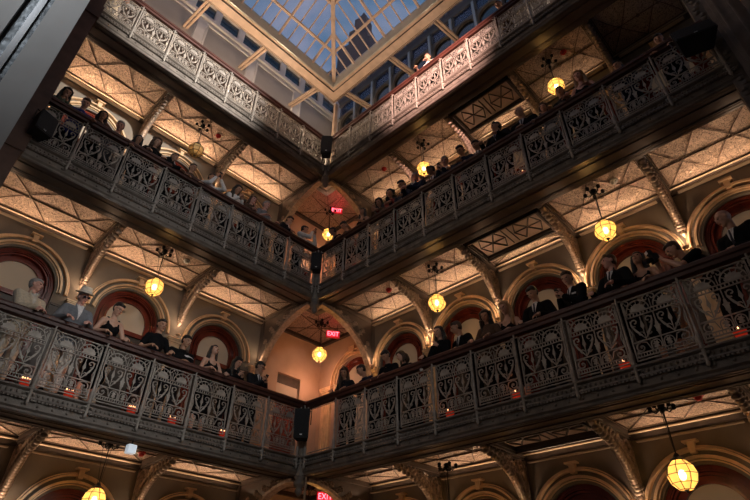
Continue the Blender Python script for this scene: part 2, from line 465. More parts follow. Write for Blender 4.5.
HAIRM={'black':mat('hair_black',(.012,.010,.009),.42,0,.3,60,.6,120,dist=.01),'brown':mat('hair_brown',(.055,.026,.013),.45,0,.3,60,.6,120),
 'blond':mat('hair_blond',(.33,.19,.09),.45,0,.3,60,.6,120),'grey':mat('hair_grey',(.33,.31,.29),.5,0,.3,60,.6,120),'red':mat('hair_auburn',(.15,.045,.02),.45,0,.3,60,.6,120)}
CL=dict(black=cm('black',(.007,.007,.008)),navy=cm('navy',(.018,.022,.045)),blue=cm('blue',(.04,.05,.22)),grey=cm('grey',(.19,.20,.22)),
 white=cm('white',(.72,.70,.68)),cream=cm('cream',(.62,.53,.40)),charcoal=cm('charcoal',(.018,.018,.021)),red=cm('red',(.20,.03,.025)),
 brown=cm('brown',(.10,.06,.04)),green=cm('sage',(.13,.16,.12)),shirt=cm('shirtwhite',(.75,.73,.72)),tie=cm('tie',(.03,.03,.045),.4),
 straw=cm('straw',(.78,.70,.56)),ivory=cm('ivory',(.66,.62,.55)))
MEYE=mat('eye_dark',(.03,.02,.015),.2); MLIP=mat('lips',(.36,.10,.08),.45)
ROOTD=.34
def put_person(key,wing,lev,s,label,skin=0,hairc='black',topc='black',legc='black',yaw=0.,k=1.0,zhead=None,group=None,shirtc='shirt',tie=True,d=None):
    P=PERS[key]; T=TF(wing); z0=RAIL[lev]+FL
    base=0. if wing=='A' else -PI/2
    hl=P['hd'].copy(); 
    if zhead is not None: k=max(.93,min(1.2 if lev==1 else 1.14,(zhead-FL)/(hl.z)))
    rot=base+yaw; hr=Matrix.Rotation(yaw,3,'Z')@(hl*k)
    dd=ROOTD*k if d is None else d
    # local +x of a person facing the atrium is -s on the left wing and -s... resolved through the world axes
    off=Matrix.Rotation(rot,3,'Z')@(hl*k)
    w=T(s,0,0)
    loc=V(w.x-off.x,dd,z0) if wing=='A' else V(dd,w.y-off.y,z0)
    e=empty('person',loc,rot); e.scale=(k,k,k); tag(e,label,'person',group)
    for role,me in P['parts'].items():
        if role=='necktie' and not tie: continue
        m={'body':SKIN[skin],'eye_r':MEYE,'eye_l':MEYE,'mouth':MLIP,'hair':HAIRM.get(hairc),'jacket':CL[topc],'shirt':CL[topc],'blouse':CL[topc],'dress':CL[topc],
           'trousers':CL[legc],'shoes':CL['black'],'shirt_front':CL[shirtc],'necktie':CL['tie'],'lapel':CL[topc]}[role]
        if not me.materials: me.materials.append(m)
        o=bpy.data.objects.new('eye' if role[:4]=='eye_' else role,me); COL.objects.link(o); o.parent=e
        if me.materials[0]!=m:
            o.material_slots[0].link='OBJECT'; o.material_slots[0].material=m
    return e,(Matrix.Translation(loc)@Matrix.Rotation(rot,4,'Z')@Matrix.Scale(k,4))
#PEOPLE_DEFS
# ------------------------------------------------------------------ the figures
SPEC={
 'elder':dict(kf=1.08,sex='m',top='coat',hair='side',lean=.05,pitch=.0,yaw=.55,arms='clasp',build=1.08),
 'hatman':dict(sex='m',top='suit',hair='short',lean=.12,pitch=.35,yaw=.15,roll=-.1,arms='cross'),
 'womanA':dict(kf=1.13,sex='f',top='dress',hair='bun',lean=.22,pitch=.55,yaw=.2,arms='rail'),
 'boy':dict(kf=1.11,sex='m',top='tee',hair='short',lean=.16,pitch=.30,yaw=.1,arms='rail',build=.88),
 'heavy':dict(kf=1.07,sex='m',top='tee',hair='short',lean=.40,pitch=.35,yaw=.25,arms='clasp',build=1.16),
 'womanup':dict(kf=1.08,sex='f',top='dress',hair='long',lean=.15,pitch=-.25,yaw=.1,roll=.1,arms='rail'),
 'womandown':dict(sex='f',top='blouse',hair='long',lean=.28,pitch=.6,yaw=.15,arms='phone'),
 'suitphone':dict(sex='m',top='suit',hair='side',lean=.25,pitch=.45,yaw=.4,arms='phone'),
 'womanwatch':dict(kf=1.04,sex='f',top='blouse',hair='long',lean=.28,pitch=.5,yaw=.35,arms='rail'),
 'leaner':dict(kf=1.03,sex='m',top='shirt',hair='short',lean=.55,pitch=.5,yaw=-.4,arms='clasp'),
 'lookdown':dict(kf=1.08,sex='m',top='shirt',hair='short',lean=.32,pitch=.75,yaw=-.1,arms='cross'),
 'womantilt':dict(kf=1.04,sex='f',top='blouse',hair='bob',lean=.40,pitch=.45,yaw=-.4,roll=-.35,side=-.12,arms='clasp'),
 'womancurly':dict(kf=1.09,sex='f',top='blouse',hair='curly',lean=.2,pitch=.45,yaw=.2,arms='rail'),
 'womanblond':dict(sex='f',top='dress',hair='long',lean=.25,pitch=.4,yaw=-.1,arms='rail',side=.06),
 'suitlean':dict(sex='m',top='suit',hair='side',lean=.38,pitch=.4,yaw=-.5,arms='cross',side=-.08),
 'suitdown':dict(sex='m',top='suit',hair='short',lean=.25,pitch=.65,yaw=-.15,arms='rail'),
 'suitlook':dict(sex='m',top='suit',hair='side',lean=.10,pitch=.05,yaw=-.55,arms='rail'),
 'photog':dict(sex='m',top='tee',hair='short',lean=.75,pitch=.55,yaw=-.2,arms='photo',build=1.1),
 'baldlean':dict(kf=1.13,sex='m',top='suit',hair='bald',lean=.40,pitch=.35,yaw=-.5,arms='clasp',build=1.1),
 'photoup':dict(sex='m',top='shirt',hair='short',lean=.2,pitch=.25,yaw=.3,arms='photo'),
 'womanstand':dict(sex='f',top='blouse',hair='bob',lean=.15,pitch=.25,yaw=.0,arms='chin'),
}
for k_,v_ in SPEC.items(): person_geo(k_,**v_)
flush_people()
for k_ in SPEC: 
    if 'jacket' in PERS[k_]['parts']: shirt_front(k_)
# dd is chosen so that the head comes over the handrail while the body stays behind it
LAST={}
def pp(key,w,lev,s,z,label,**kw):
    # every second figure of a tight group stands half a step further from the railing
    q=LAST.get((w,lev)); bk=0.
    if q and abs(q[0]-s)<.47 and q[1]==0 and z-RAIL[lev]<.75: bk=.15
    LAST[(w,lev)]=(s,bk)
    if lev==1: bk*=.4
    if bk:
        if w=='A': x=-s; x+=bk*(x+7.49)/9.49; s=-x; z+=bk*(z+4.21)/9.49
        else: y=-s; y+=bk*(y+9.34)/7.64; s=-y; z+=bk*(z+4.21)/7.64
    hl=PERS[key]['hd']; zr=z-RAIL[lev]
    k=max(.93,min(1.13 if lev!=1 else 1.2,(zr-FL)/hl.z)); yaw=kw.get('yaw',0)
    fwd=-(Matrix.Rotation(yaw,3,'Z')@(hl*k)).y
    return put_person(key,w,lev,s,label,zhead=zr,d=max(.27,.15+fwd)+bk,**kw)
def hat(e,P):
    m=MB(); R4=P['Rh']; c=P['hd']+R4@V(0,.012,.075)
    def pt(r,z,an,ox=1.): return c+R4@V(r*math.cos(an),r*1.15*math.sin(an),z)
    prof=[(.0,.0),(.145,-.012),(.150,-.005),(.100,.004),(.094,.01),(.086,.075),(.076,.098),(.05,.095),(.02,.082),(0.,.08)]
    n=24; vs=[];fs=[]
    for r,z in prof:
        for i in range(n): vs.append(pt(max(r,.001),z,2*PI*i/n))
    for i in range(len(prof)-1):
        for j in range(n): fs.append((i*n+j,i*n+(j+1)%n,(i+1)*n+(j+1)%n,(i+1)*n+j))
    m.add(vs,fs); h=m.build('hat',CL['straw'],e,smooth=True)
    b=MB(); vs=[];fs=[]
    for r,z in ((.097,.006),(.094,.030)):
        for i in range(n): vs.append(pt(r,z,2*PI*i/n))
    for j in range(n): fs.append((j,(j+1)%n,n+(j+1)%n,n+j))
    b.add(vs,fs); bb=b.build('hat_band',CL['ivory'],h,smooth=True); bb['label']='pale band round the hat'
def glasses(e,P,dark=True):
    m=MB(); R=P['Rh']; H=lambda x,y,z:P['hd']+R@V(x,y,z)
    for k in(-1,1):
        pts=[H(k*.033+.024*math.cos(a),-.103+.004*math.cos(a*1),.003+.018*math.sin(a)) for a in [2*PI*i/12 for i in range(12)]]
        m.tube(pts,.0028,5,closed=True)
        m.tube([H(k*.057,-.099,.008),H(k*.078,-.02,.008)],.0025,5)
    m.tube([H(-.009,-.105,.006),H(.009,-.105,.006)],.0025,5)
    g=m.build('eyeglasses',M['blackmetal'],e)
    if dark:
        l=MB()
        for k in(-1,1): l.ball(H(k*.033,-.102,.003),(.023,.003,.017),10,mx=R)
        l.build('lens',M['lens'],g)
def at_hands(P,Mx,dv=(0,-.05,.08)):
    w=(P['arms'][0][3]+P['arms'][1][3])/2+V(*dv)
    return Mx@w, Mx.to_quaternion()
def phone(P,Mx,label,tilt=.5,big=1.,dv=(0,-.05,.075),group=None):
    c,q=at_hands(P,Mx,dv)
    m=MB(); Rt=Matrix.Rotation(tilt,4,'X')
    m.box(-.036*big,.036*big,-.0045,.0045,-.072*big,.072*big)
    o=m.build('smartphone',M['black']); s=MB(); s.box(-.032*big,.032*big,.0046,.0056,-.064*big,.064*big); s.build('screen',M['screen'],o)
    l=MB(); l.box(-.03*big,-.012*big,-.0065,-.0046,.045*big,.063*big); l.build('camera_lens',M['lens'],o)
    o.location=c; o.rotation_mode='QUATERNION'; o.rotation_quaternion=q@Rt.to_quaternion(); tag(o,label,'phone',group); return o
E1=pp('elder','A',0,5.92,.56,'grey-haired person in a cream jacket, hands clasped, far left of the lowest balcony',skin=3,hairc='grey',topc='cream',legc='cream',yaw=.35,shirtc='ivory',tie=False)
E2=pp('hatman','A',0,5.16,.62,'person in a pale straw hat, dark glasses and grey blazer on the lowest balcony',skin=3,hairc='grey',topc='grey',legc='ivory',yaw=.1,tie=False)
hat(E2[0],PERS['hatman']); glasses(E2[0],PERS['hatman'])
E3=pp('womanA','A',0,4.52,.64,'person in glasses and black sleeveless dress, right of the hat wearer',skin=0,topc='black',yaw=.15)
glasses(E3[0],PERS['womanA'],False)
pp('boy','A',0,3.65,.64,'slim short-haired person in a black T-shirt under the left lamp, lowest balcony',skin=1,topc='black',legc='charcoal',yaw=.05)
E5=pp('heavy','A',0,3.07,.50,'broad person in a black T-shirt bent over the lowest rail holding a folded paper',skin=1,topc='black',legc='charcoal',yaw=.1)
pp('womanup','A',0,2.42,.53,'person with long dark hair in a black dress tilting the head up, lowest balcony',skin=0,hairc='black',topc='black',yaw=.1)
pp('womandown','A',0,1.83,.45,'long-haired person in black looking down, second from the corner, lowest left balcony',skin=0,topc='black',legc='black',yaw=.1)
E8=pp('suitphone','A',0,1.26,.52,'person in glasses and dark suit reading a phone nearest the corner, lowest left balcony',skin=1,topc='charcoal',legc='charcoal',yaw=.15)
glasses(E8[0],PERS['suitphone'],False); phone(PERS['suitphone'],E8[1],'black phone held by the suited reader nearest the corner, lowest left balcony')
pp('womanwatch','B',0,1.07,.49,'long-haired person leaning on the rail just right of the corner, lowest balcony',skin=1,hairc='brown',topc='charcoal',legc='black',yaw=.2)
pp('leaner','B',0,1.61,.39,'person in a dark blue shirt bent low over the rail under the corner arch',skin=1,topc='navy',legc='charcoal',yaw=-.2)
pp('lookdown','B',0,2.33,.50,'short-haired person in black looking straight down, third from the corner, lowest right balcony',skin=1,topc='black',legc='black')
pp('womantilt','B',0,2.76,.36,'person with bobbed brown hair and tilted head resting against a neighbour in black',skin=0,hairc='brown',topc='black',legc='black',yaw=-.1)
pp('womanstand','B',0,3.75,.57,'person with bobbed black hair left of a suited neighbour, middle of the lowest right balcony',skin=0,topc='black',legc='black')
pp('suitlean','B',0,4.17,.60,'person in a dark suit turned left with bent back, middle of the lowest right balcony',skin=1,hairc='brown',topc='black',legc='charcoal',yaw=-.35)
pp('womancurly','B',0,4.83,.53,'person with long curly dark hair and a brown top looking down, lowest right balcony',skin=1,hairc='black',topc='brown',legc='black')
pp('womanblond','B',0,5.25,.63,'person with long fair hair in a black dress on the lowest right balcony',skin=0,hairc='blond',topc='black')
pp('suitdown','B',0,5.82,.61,'person in dark suit with bowed head before the third arch, lowest right balcony',skin=0,topc='black',legc='charcoal',yaw=-.1)
E18=pp('suitphone','B',0,6.48,.72,'person in a dark suit with a white pocket square holding a phone, lowest right balcony',skin=0,hairc='brown',topc='black',legc='charcoal',yaw=-.5)
phone(PERS['suitphone'],E18[1],'black phone held by the suited person with the pocket square')
pk=MB(); pk.box(-.035,.035,-.006,.006,-.012,.012)
_j=PERS['suitphone']['parts']['jacket']; _b=BVHTree.FromPolygons([v.co for v in _j.vertices],[p.vertices for p in _j.polygons])
_h=_b.ray_cast(V(.085,-1.2,1.30),V(0,1,0))[0]
if _h:
    o=pk.build('pocket_square',CL['shirt'],E18[0]); o.location=_h+V(0,-.004,0); o.rotation_euler=(0,.2,.2)
pp('suitlook','B',0,7.19,.71,'person in a dark suit looking left below the right lamp, lowest balcony',skin=3,hairc='brown',topc='black',legc='black',yaw=-.3)
pp('womanup','B',0,7.62,.50,'person with long black hair in a sleeveless black dress beside the camera user',skin=1,topc='black',yaw=-.1)
E21=pp('photog','B',0,8.12,.42,'person in a black T-shirt bending over the rail with a large camera',skin=0,hairc='brown',topc='black',legc='black',yaw=-.85)
pp('baldlean','B',0,8.87,.60,'bald person in a black jacket leaning over the rail at the far right',skin=0,topc='black',legc='black',yaw=-.5)
# --- middle balcony
LW='on the middle left balcony'; RW='on the middle right balcony'
pp('womandown','A',1,6.86,4.79,'person in a pale green top '+LW+', leftmost of the row',skin=0,topc='green',hairc='black')
pp('lookdown','A',1,6.48,4.79,'person with cropped hair in a bright blue top '+LW,skin=3,topc='blue',hairc='brown')
pp('womanstand','A',1,6.09,4.74,'person in a brown top beside the one in blue '+LW,skin=1,topc='brown',hairc='black')
pp('leaner','A',1,5.71,4.72,'grey-haired person bending over the rail '+LW,skin=3,topc='grey',hairc='grey')
pp('womanstand','A',1,5.26,4.66,'bob-haired person in black left of the first bracket '+LW,skin=1,topc='black')
pp('womancurly','A',1,4.88,4.86,'long-haired person in black right of the first bracket '+LW,skin=0,topc='black',hairc='brown')
pp('suitlook','A',1,4.38,4.78,'person in a black suit left of the unlit lamp '+LW,skin=1,topc='black',yaw=.8)
pp('boy','A',1,3.92,4.73,'person in a red-brown T-shirt under the unlit lamp '+LW,skin=1,topc='brown')
e,mx=pp('photoup','A',1,3.41,4.76,'person in white taking a picture beside the unlit lamp '+LW,skin=1,topc='white')
phone(PERS['photoup'],mx,'phone raised by the person in the white shirt right of the unlit lamp',tilt=.2,dv=(0,-.05,.08))
pp('womandown','A',1,2.67,4.88,'person with long dark hair and a white top '+LW,skin=1,topc='white',yaw=.2)
pp('womanstand','A',1,2.2,4.82,'brown-haired person in a brown top near the corner '+LW,skin=3,topc='brown',hairc='brown',yaw=.2)
pp('boy','A',1,1.78,4.90,'person in a pale grey shirt near the corner '+LW,skin=3,topc='grey',hairc='grey',yaw=.2)
pp('suitdown','A',1,.98,4.86,'person in a dark jacket seen under the corner arch '+LW,skin=0,topc='charcoal',hairc='brown',yaw=.4)
e,mx=pp('photoup','A',1,.45,4.84,'person in a white shirt photographing downwards at the corner '+LW,skin=1,topc='white',yaw=.5)
phone(PERS['photoup'],mx,'phone held by the person in white at the corner of the middle balcony',tilt=.2,dv=(0,-.05,.08))
pp('suitlean','B',1,.34,4.86,'dark silhouetted person in front of the corner lamp '+RW,skin=2,topc='black',yaw=-.2)
pp('lookdown','B',1,.80,4.82,'person in a brown shirt just right of the corner lamp '+RW,skin=1,topc='brown')
pp('womanup','B',1,1.49,4.92,'person in a dark dress below the corner arch '+RW,skin=1,topc='black')
pp('womandown','B',1,2.12,4.89,'person in a brown top '+RW+', second right of the corner arch',skin=1,topc='brown')
pp('womancurly','B',1,2.52,4.95,'person with curly dark hair and a rust-coloured top '+RW,skin=1,topc='red')
pp('suitdown','B',1,2.91,5.0,'person in a dark blue jacket left of the lit lamp '+RW,skin=1,topc='navy')
pp('elder','B',1,3.28,5.08,'pale-haired person in a dark coat left of the lit lamp '+RW,skin=3,topc='navy',hairc='grey',legc='black')
pp('suitlean','B',1,3.84,4.89,'dark silhouetted person right of the lit lamp '+RW,skin=2,topc='charcoal')
e,mx=pp('suitphone','B',1,4.27,4.91,'grey-haired person in a dark blue suit holding a phone '+RW,skin=3,topc='navy',hairc='grey')
phone(PERS['suitphone'],mx,'lit phone of the grey-haired person in the blue suit, middle right balcony')
pp('lookdown','B',1,4.73,4.95,'person in a navy shirt with blue light on the hands '+RW,skin=1,topc='navy')
pp('suitdown','B',1,5.15,4.82,'person in a dark jacket bending beside the one in navy '+RW,skin=1,topc='charcoal')
pp('suitlook','B',1,5.70,5.03,'tall person in black suit before the framed ceiling panel '+RW,skin=1,topc='black',yaw=-.1)
pp('baldlean','B',1,6.32,5.12,'bald suited person right of the framed ceiling panel '+RW,skin=0,topc='black')
pp('womanstand','B',1,6.84,4.72,'brown-haired person left of the far lit lamp '+RW,skin=0,topc='grey',hairc='brown')
pp('boy','B',1,7.25,4.86,'dark-haired person in front of the far lit lamp '+RW,skin=1,topc='charcoal')
pp('womanblond','B',1,7.68,4.98,'person with long fair hair right of the far lit lamp '+RW,skin=3,topc='black',hairc='blond')
pp('leaner','B',1,8.40,4.64,'person in navy bending low left of the loudspeaker '+RW,skin=1,topc='navy')
pp('suitdown','B',1,9.18,4.68,'person bending beside the large loudspeaker '+RW,skin=0,topc='black')
# --- top balcony
pp('boy','B',2,4.03,9.30,'dark-haired person in a pale shirt looking over the top right balcony rail',skin=0,topc='white',hairc='brown')
pp('leaner','B',2,6.42,9.22,'person leaning on the top right balcony rail at the top of the picture',skin=1,topc='brown',hairc='brown')
pp('womanblond','A',2,6.85,9.0,'person at the far left end of the top left balcony',skin=3,topc='cream',hairc='brown')
# camera of the photographer
c,q=at_hands(PERS['photog'],E21[1],(0,-.06,.06))
cam_e=empty('photo_camera',c); cam_e.rotation_mode='QUATERNION'; cam_e.rotation_quaternion=q@Matrix.Rotation(.35,4,'X').to_quaternion()
tag(cam_e,'black camera with a flash held by the bending person, lowest right balcony','camera')
m=MB(); m.box(-.075,.075,-.035,.035,-.05,.05); m.box(-.03,.03,-.04,.03,.05,.085); m.box(.045,.08,-.055,.035,-.05,.045); m.build('camera_body',M['black'],cam_e)
m=MB()
for r,a,b in ((.04,-.035,-.10),(.046,-.10,-.16)): m.tube([(0,a,0),(0,b,0)],r,16)
ln=m.build('camera_lens',M['blackmetal'],cam_e); m=MB(); m.tube([(0,-.16,0),(0,-.163,0)],.040,16); m.build('front_glass',M['lens'],ln)
m=MB(); m.box(-.035,.035,-.05,.02,.085,.15); fl=m.build('flash_unit',M['black'],cam_e); m=MB(); m.box(-.03,.03,-.054,-.050,.10,.145); m.build('flash_window',M['white'],fl)
# folded paper of the heavy person
c,q=at_hands(PERS['heavy'],E5[1],(0,-.09,.05)); m=MB()
m.add([(-.09,0,-.05),(0,-.015,-.055),(0,-.015,.055),(-.09,0,.05),(.09,0,-.05),(.09,0,.05)],[(0,1,2,3),(1,4,5,2)])
m.add([(-.09,.002,-.05),(0,-.013,-.055),(0,-.013,.055),(-.09,.002,.05),(.09,.002,-.05),(.09,.002,.05)],[(3,2,1,0),(2,5,4,1)])
o=m.build('folded_paper',CL['shirt']); o.location=c; o.rotation_mode='QUATERNION'; o.rotation_quaternion=q@Matrix.Rotation(-.9,4,'X').to_quaternion()
tag(o,'white folded paper in the hands of the broad person in black','paper')
# white cup standing on the outer lip of the rail bottom
m=MB(); m.lathe([(.030,0),(.042,.10),(.044,.104),(.040,.10),(.028,.008)],(0,0,0),16); o=m.build('paper_cup',M['white'],auto=True); o.location=TF('B')(3.40,.0,-.195)
tag(o,'white cup standing on the iron railing top below the handrail, right of the corner','cup')
# ------------------------------------------------------------------ railings
def railing_panel_mesh():
    m=MB(); fn=lambda a,b,t: V(a,t,b); T0,T1=-.009,.009
    S=lambda pts,w,closed=False,t=1.: m.strip(pts,w,fn,T0*t,T1*t,closed)
    W=.385; Hh=.94
    S([(-W,0),(W,0),(W,Hh),(-W,Hh)],.022,True,1.3)
    for z in (.045,.10,.27,.655,.715): S([(-W,z),(W,z)],.014)
    S([(0,.10),(0,.655)],.014)
    for x in [i*.048-.36 for i in range(16)]:
        m.box(x-.009,x+.009,-.006,.006,.67,.70)
    for x in [i*.040-.36 for i in range(19)]: S([(x,.045),(x,.10)],.010)
    def arc(cx,cz,r,a0,a1,n=12): return [(cx+r*math.cos(a0+(a1-a0)*i/n),cz+r*math.sin(a0+(a1-a0)*i/n)) for i in range(n+1)]
    def spiral(cx,cz,r0,r1,a0,turn,n=22): return [(cx+(r0+(r1-r0)*i/n)*math.cos(a0+turn*i/n),cz+(r0+(r1-r0)*i/n)*math.sin(a0+turn*i/n)) for i in range(n+1)]
    for cx in (-.19,.19):
        S(arc(cx,.735,.158,0,PI,14),.016)
        fan=[]
        for i in range(41):
            a=PI*i/40; r=.098+.016*abs(math.sin(a*5.5)); fan.append((cx+r*math.cos(a),.728+r*.98*math.sin(a)))
        m.prism(fan,fn,-.007,.007)
        for a in (.5,1.05,PI/2,PI-1.05,PI-.5):
            S([(cx+.105*math.cos(a),.73+.105*math.sin(a)),(cx+.158*math.cos(a),.735+.158*math.sin(a))],.010)
    for cx in (-.37,0,.37):
        for sg in (-1,1):
            if abs(cx+sg*.1)<W+.02:
                S(spiral(cx+sg*.045,.88,.045,.012,PI/2,-sg*5.2),.012)
        S([(cx*.99,.72),(cx*.99,.86)],.012); m.ball((cx*.985,0,.91),(.02,.012,.02),8)
    # middle: V leaves and volutes
    for cx in (-.19,.19):
        S([(cx,.275),(cx,.63)],.012)
        for sg in (-1,1):
            p=[(cx+sg*.012,.30),(cx+sg*.05,.36),(cx+sg*.10,.43),(cx+sg*.145,.52),(cx+sg*.15,.60)]
            m.strip(p,[.010,.024,.030,.020,.010],fn,-.008,.008)
            S(spiral(cx+sg*.095,.565,.062,.014,-PI/2 if sg>0 else -PI/2,sg*6.6),.014)
            S(spiral(cx+sg*.055,.37,.04,.010,PI,-sg*4.8),.011)
            S([(cx+sg*.185,.29),(cx+sg*.165,.40),(cx+sg*.185,.5)],.014)
        m.prism([(cx,.42),(cx+.026,.48),(cx+.012,.54),(cx,.60),(cx-.012,.54),(cx-.026,.48)],fn,-.011,.011)
    m.prism([(0,.30),(.030,.35),(.018,.40),(.045,.43),(.012,.45),(0,.52),(-.012,.45),(-.045,.43),(-.018,.40),(-.030,.35)],fn,-.011,.011)
    # lower: arches with rosettes, big corner volutes
    for cx in (-.085,.085):
        S([(cx-.065,.10)]+arc(cx,.175,.065,PI,0,10)+[(cx+.065,.10)],.012)
        ros=[]
        for i in range(33):
            a=2*PI*i/32; r=.032+.010*math.cos(6*a); ros.append((cx+r*math.cos(a),.185+r*math.sin(a)))
        m.prism(ros[:-1],fn,-.010,.010); S([(cx,.10),(cx,.16)],.012)
        for sg in(-1,1): m.prism([(cx,.12),(cx+sg*.035,.135),(cx+sg*.03,.155),(cx,.14)],fn,-.008,.008)
    for sg in(-1,1):
        S(spiral(sg*.285,.175,.075,.014,PI/2,-sg*7.2,28),.015); S([(sg*.38,.265),(sg*.30,.262),(sg*.20,.235),(sg*.165,.13)],.013)
        m.ball((sg*.285,0,.175),(.016,.012,.016),8); S([(sg*.38,.11),(sg*.33,.13)],.02)
    return m.mesh('panel')
def post_mesh():
    m=MB()
    prof=[(.001,-1.47),(.018,-1.455),(.030,-1.42),(.022,-1.385),(.034,-1.36),(.020,-1.335),(.028,-1.30),(.026,-1.22),(.038,-1.20),(.038,-1.18),(.024,-1.165),
          (.033,-1.13),(.038,-1.08),(.034,-1.03),(.022,-1.0),(.028,-.985),(.020,-.97),(.019,-.70),(.017,-.34),(.026,-.325),(.018,-.305),(.022,-.26),(.014,-.225),(.020,-.21),(.013,-.19),(.018,-.15),(.012,-.105)]
    m.lathe(prof,n=10); m.box(-.065,.065,-.010,.010,-.215,-.195); m.box(-.06,.06,-.012,.03,-1.30,-1.27)
    m.box(-.020,.020,-.01,.06,-1.255,-1.235)
    for sg in (-1,1):
        m.tube([(sg*.03,0,-1.36),(sg*.075,0,-1.345),(sg*.085,0,-1.385),(sg*.055,0,-1.40)],.012,6)
    return m.mesh('post',True)
PM,SM=railing_panel_mesh(),post_mesh(); PM.materials.append(M['iron']); SM.materials.append(M['iron'])
STEP=.875; S0=1.06
RLAB={('A',0):'ornate iron balcony railing with mahogany handrail, lowest balcony of the left wing',('A',1):'ornate iron balcony railing, middle balcony of the left wing',
 ('A',2):'ornate iron balcony railing below the skylight on the left wing',('B',0):'ornate iron balcony railing with mahogany handrail, lowest balcony of the right wing',
 ('B',1):'ornate iron balcony railing, middle balcony of the right wing',('B',2):'ornate iron balcony railing with reddish rail below the skylight on the right wing'}
for w in 'AB':
    T=TF(w); L=WING[w]['L']-(.25 if w=='A' else .10); rz=0 if w=='A' else PI/2
    for lv in range(3):
        z0=RAIL[lv]; e=empty('railing',T(0,0,z0+FL)); tag(e,RLAB[(w,lv)],'railing','balcony railings')
        hr=MB(); prof=[(-.105,-.04),(-.08,-.008),(-.02,0),(.03,0),(.08,-.01),(.105,-.04),(.10,-.085),(.07,-.10),(.06,-.15),(-.06,-.15),(-.07,-.10),(-.10,-.085)]
        extrude_profile(hr,T,prof,L,z0); o=hr.build('handrail',M['wood'],auto=True); o.parent=e; o.location=-e.location
        ss=[.16,S0]; s=S0
        while s+STEP<L: s+=STEP; ss.append(s)
        for s in ss:
            o=bpy.data.objects.new('post',SM); COL.objects.link(o); o.parent=e; o.location=T(s,-.045,0)+V(0,0,z0)-e.location; o.rotation_euler=(0,0,rz if w=='A' else -PI/2)
        for i,(a,b) in enumerate(zip(ss[:-1],ss[1:])):
            if w=='B' and lv==0 and i==0: continue      # open bay beside the corner post
            o=bpy.data.objects.new('panel',PM); COL.objects.link(o); o.parent=e; o.location=T((a+b)/2,0,0)+V(0,0,z0-1.14)-e.location; o.rotation_euler=(0,0,rz)
        if w=='B' and lv==0:
            g=MB(); g.tube([T(.2,0,z0-.2),T(S0-.04,0,z0-.2)],.012,6); g.tube([T(.2,0,z0-1.14),T(S0-.04,0,z0-1.14)],.012,6); o=g.build('tie_bar',M['iron']); o.parent=e; o.location=-e.location
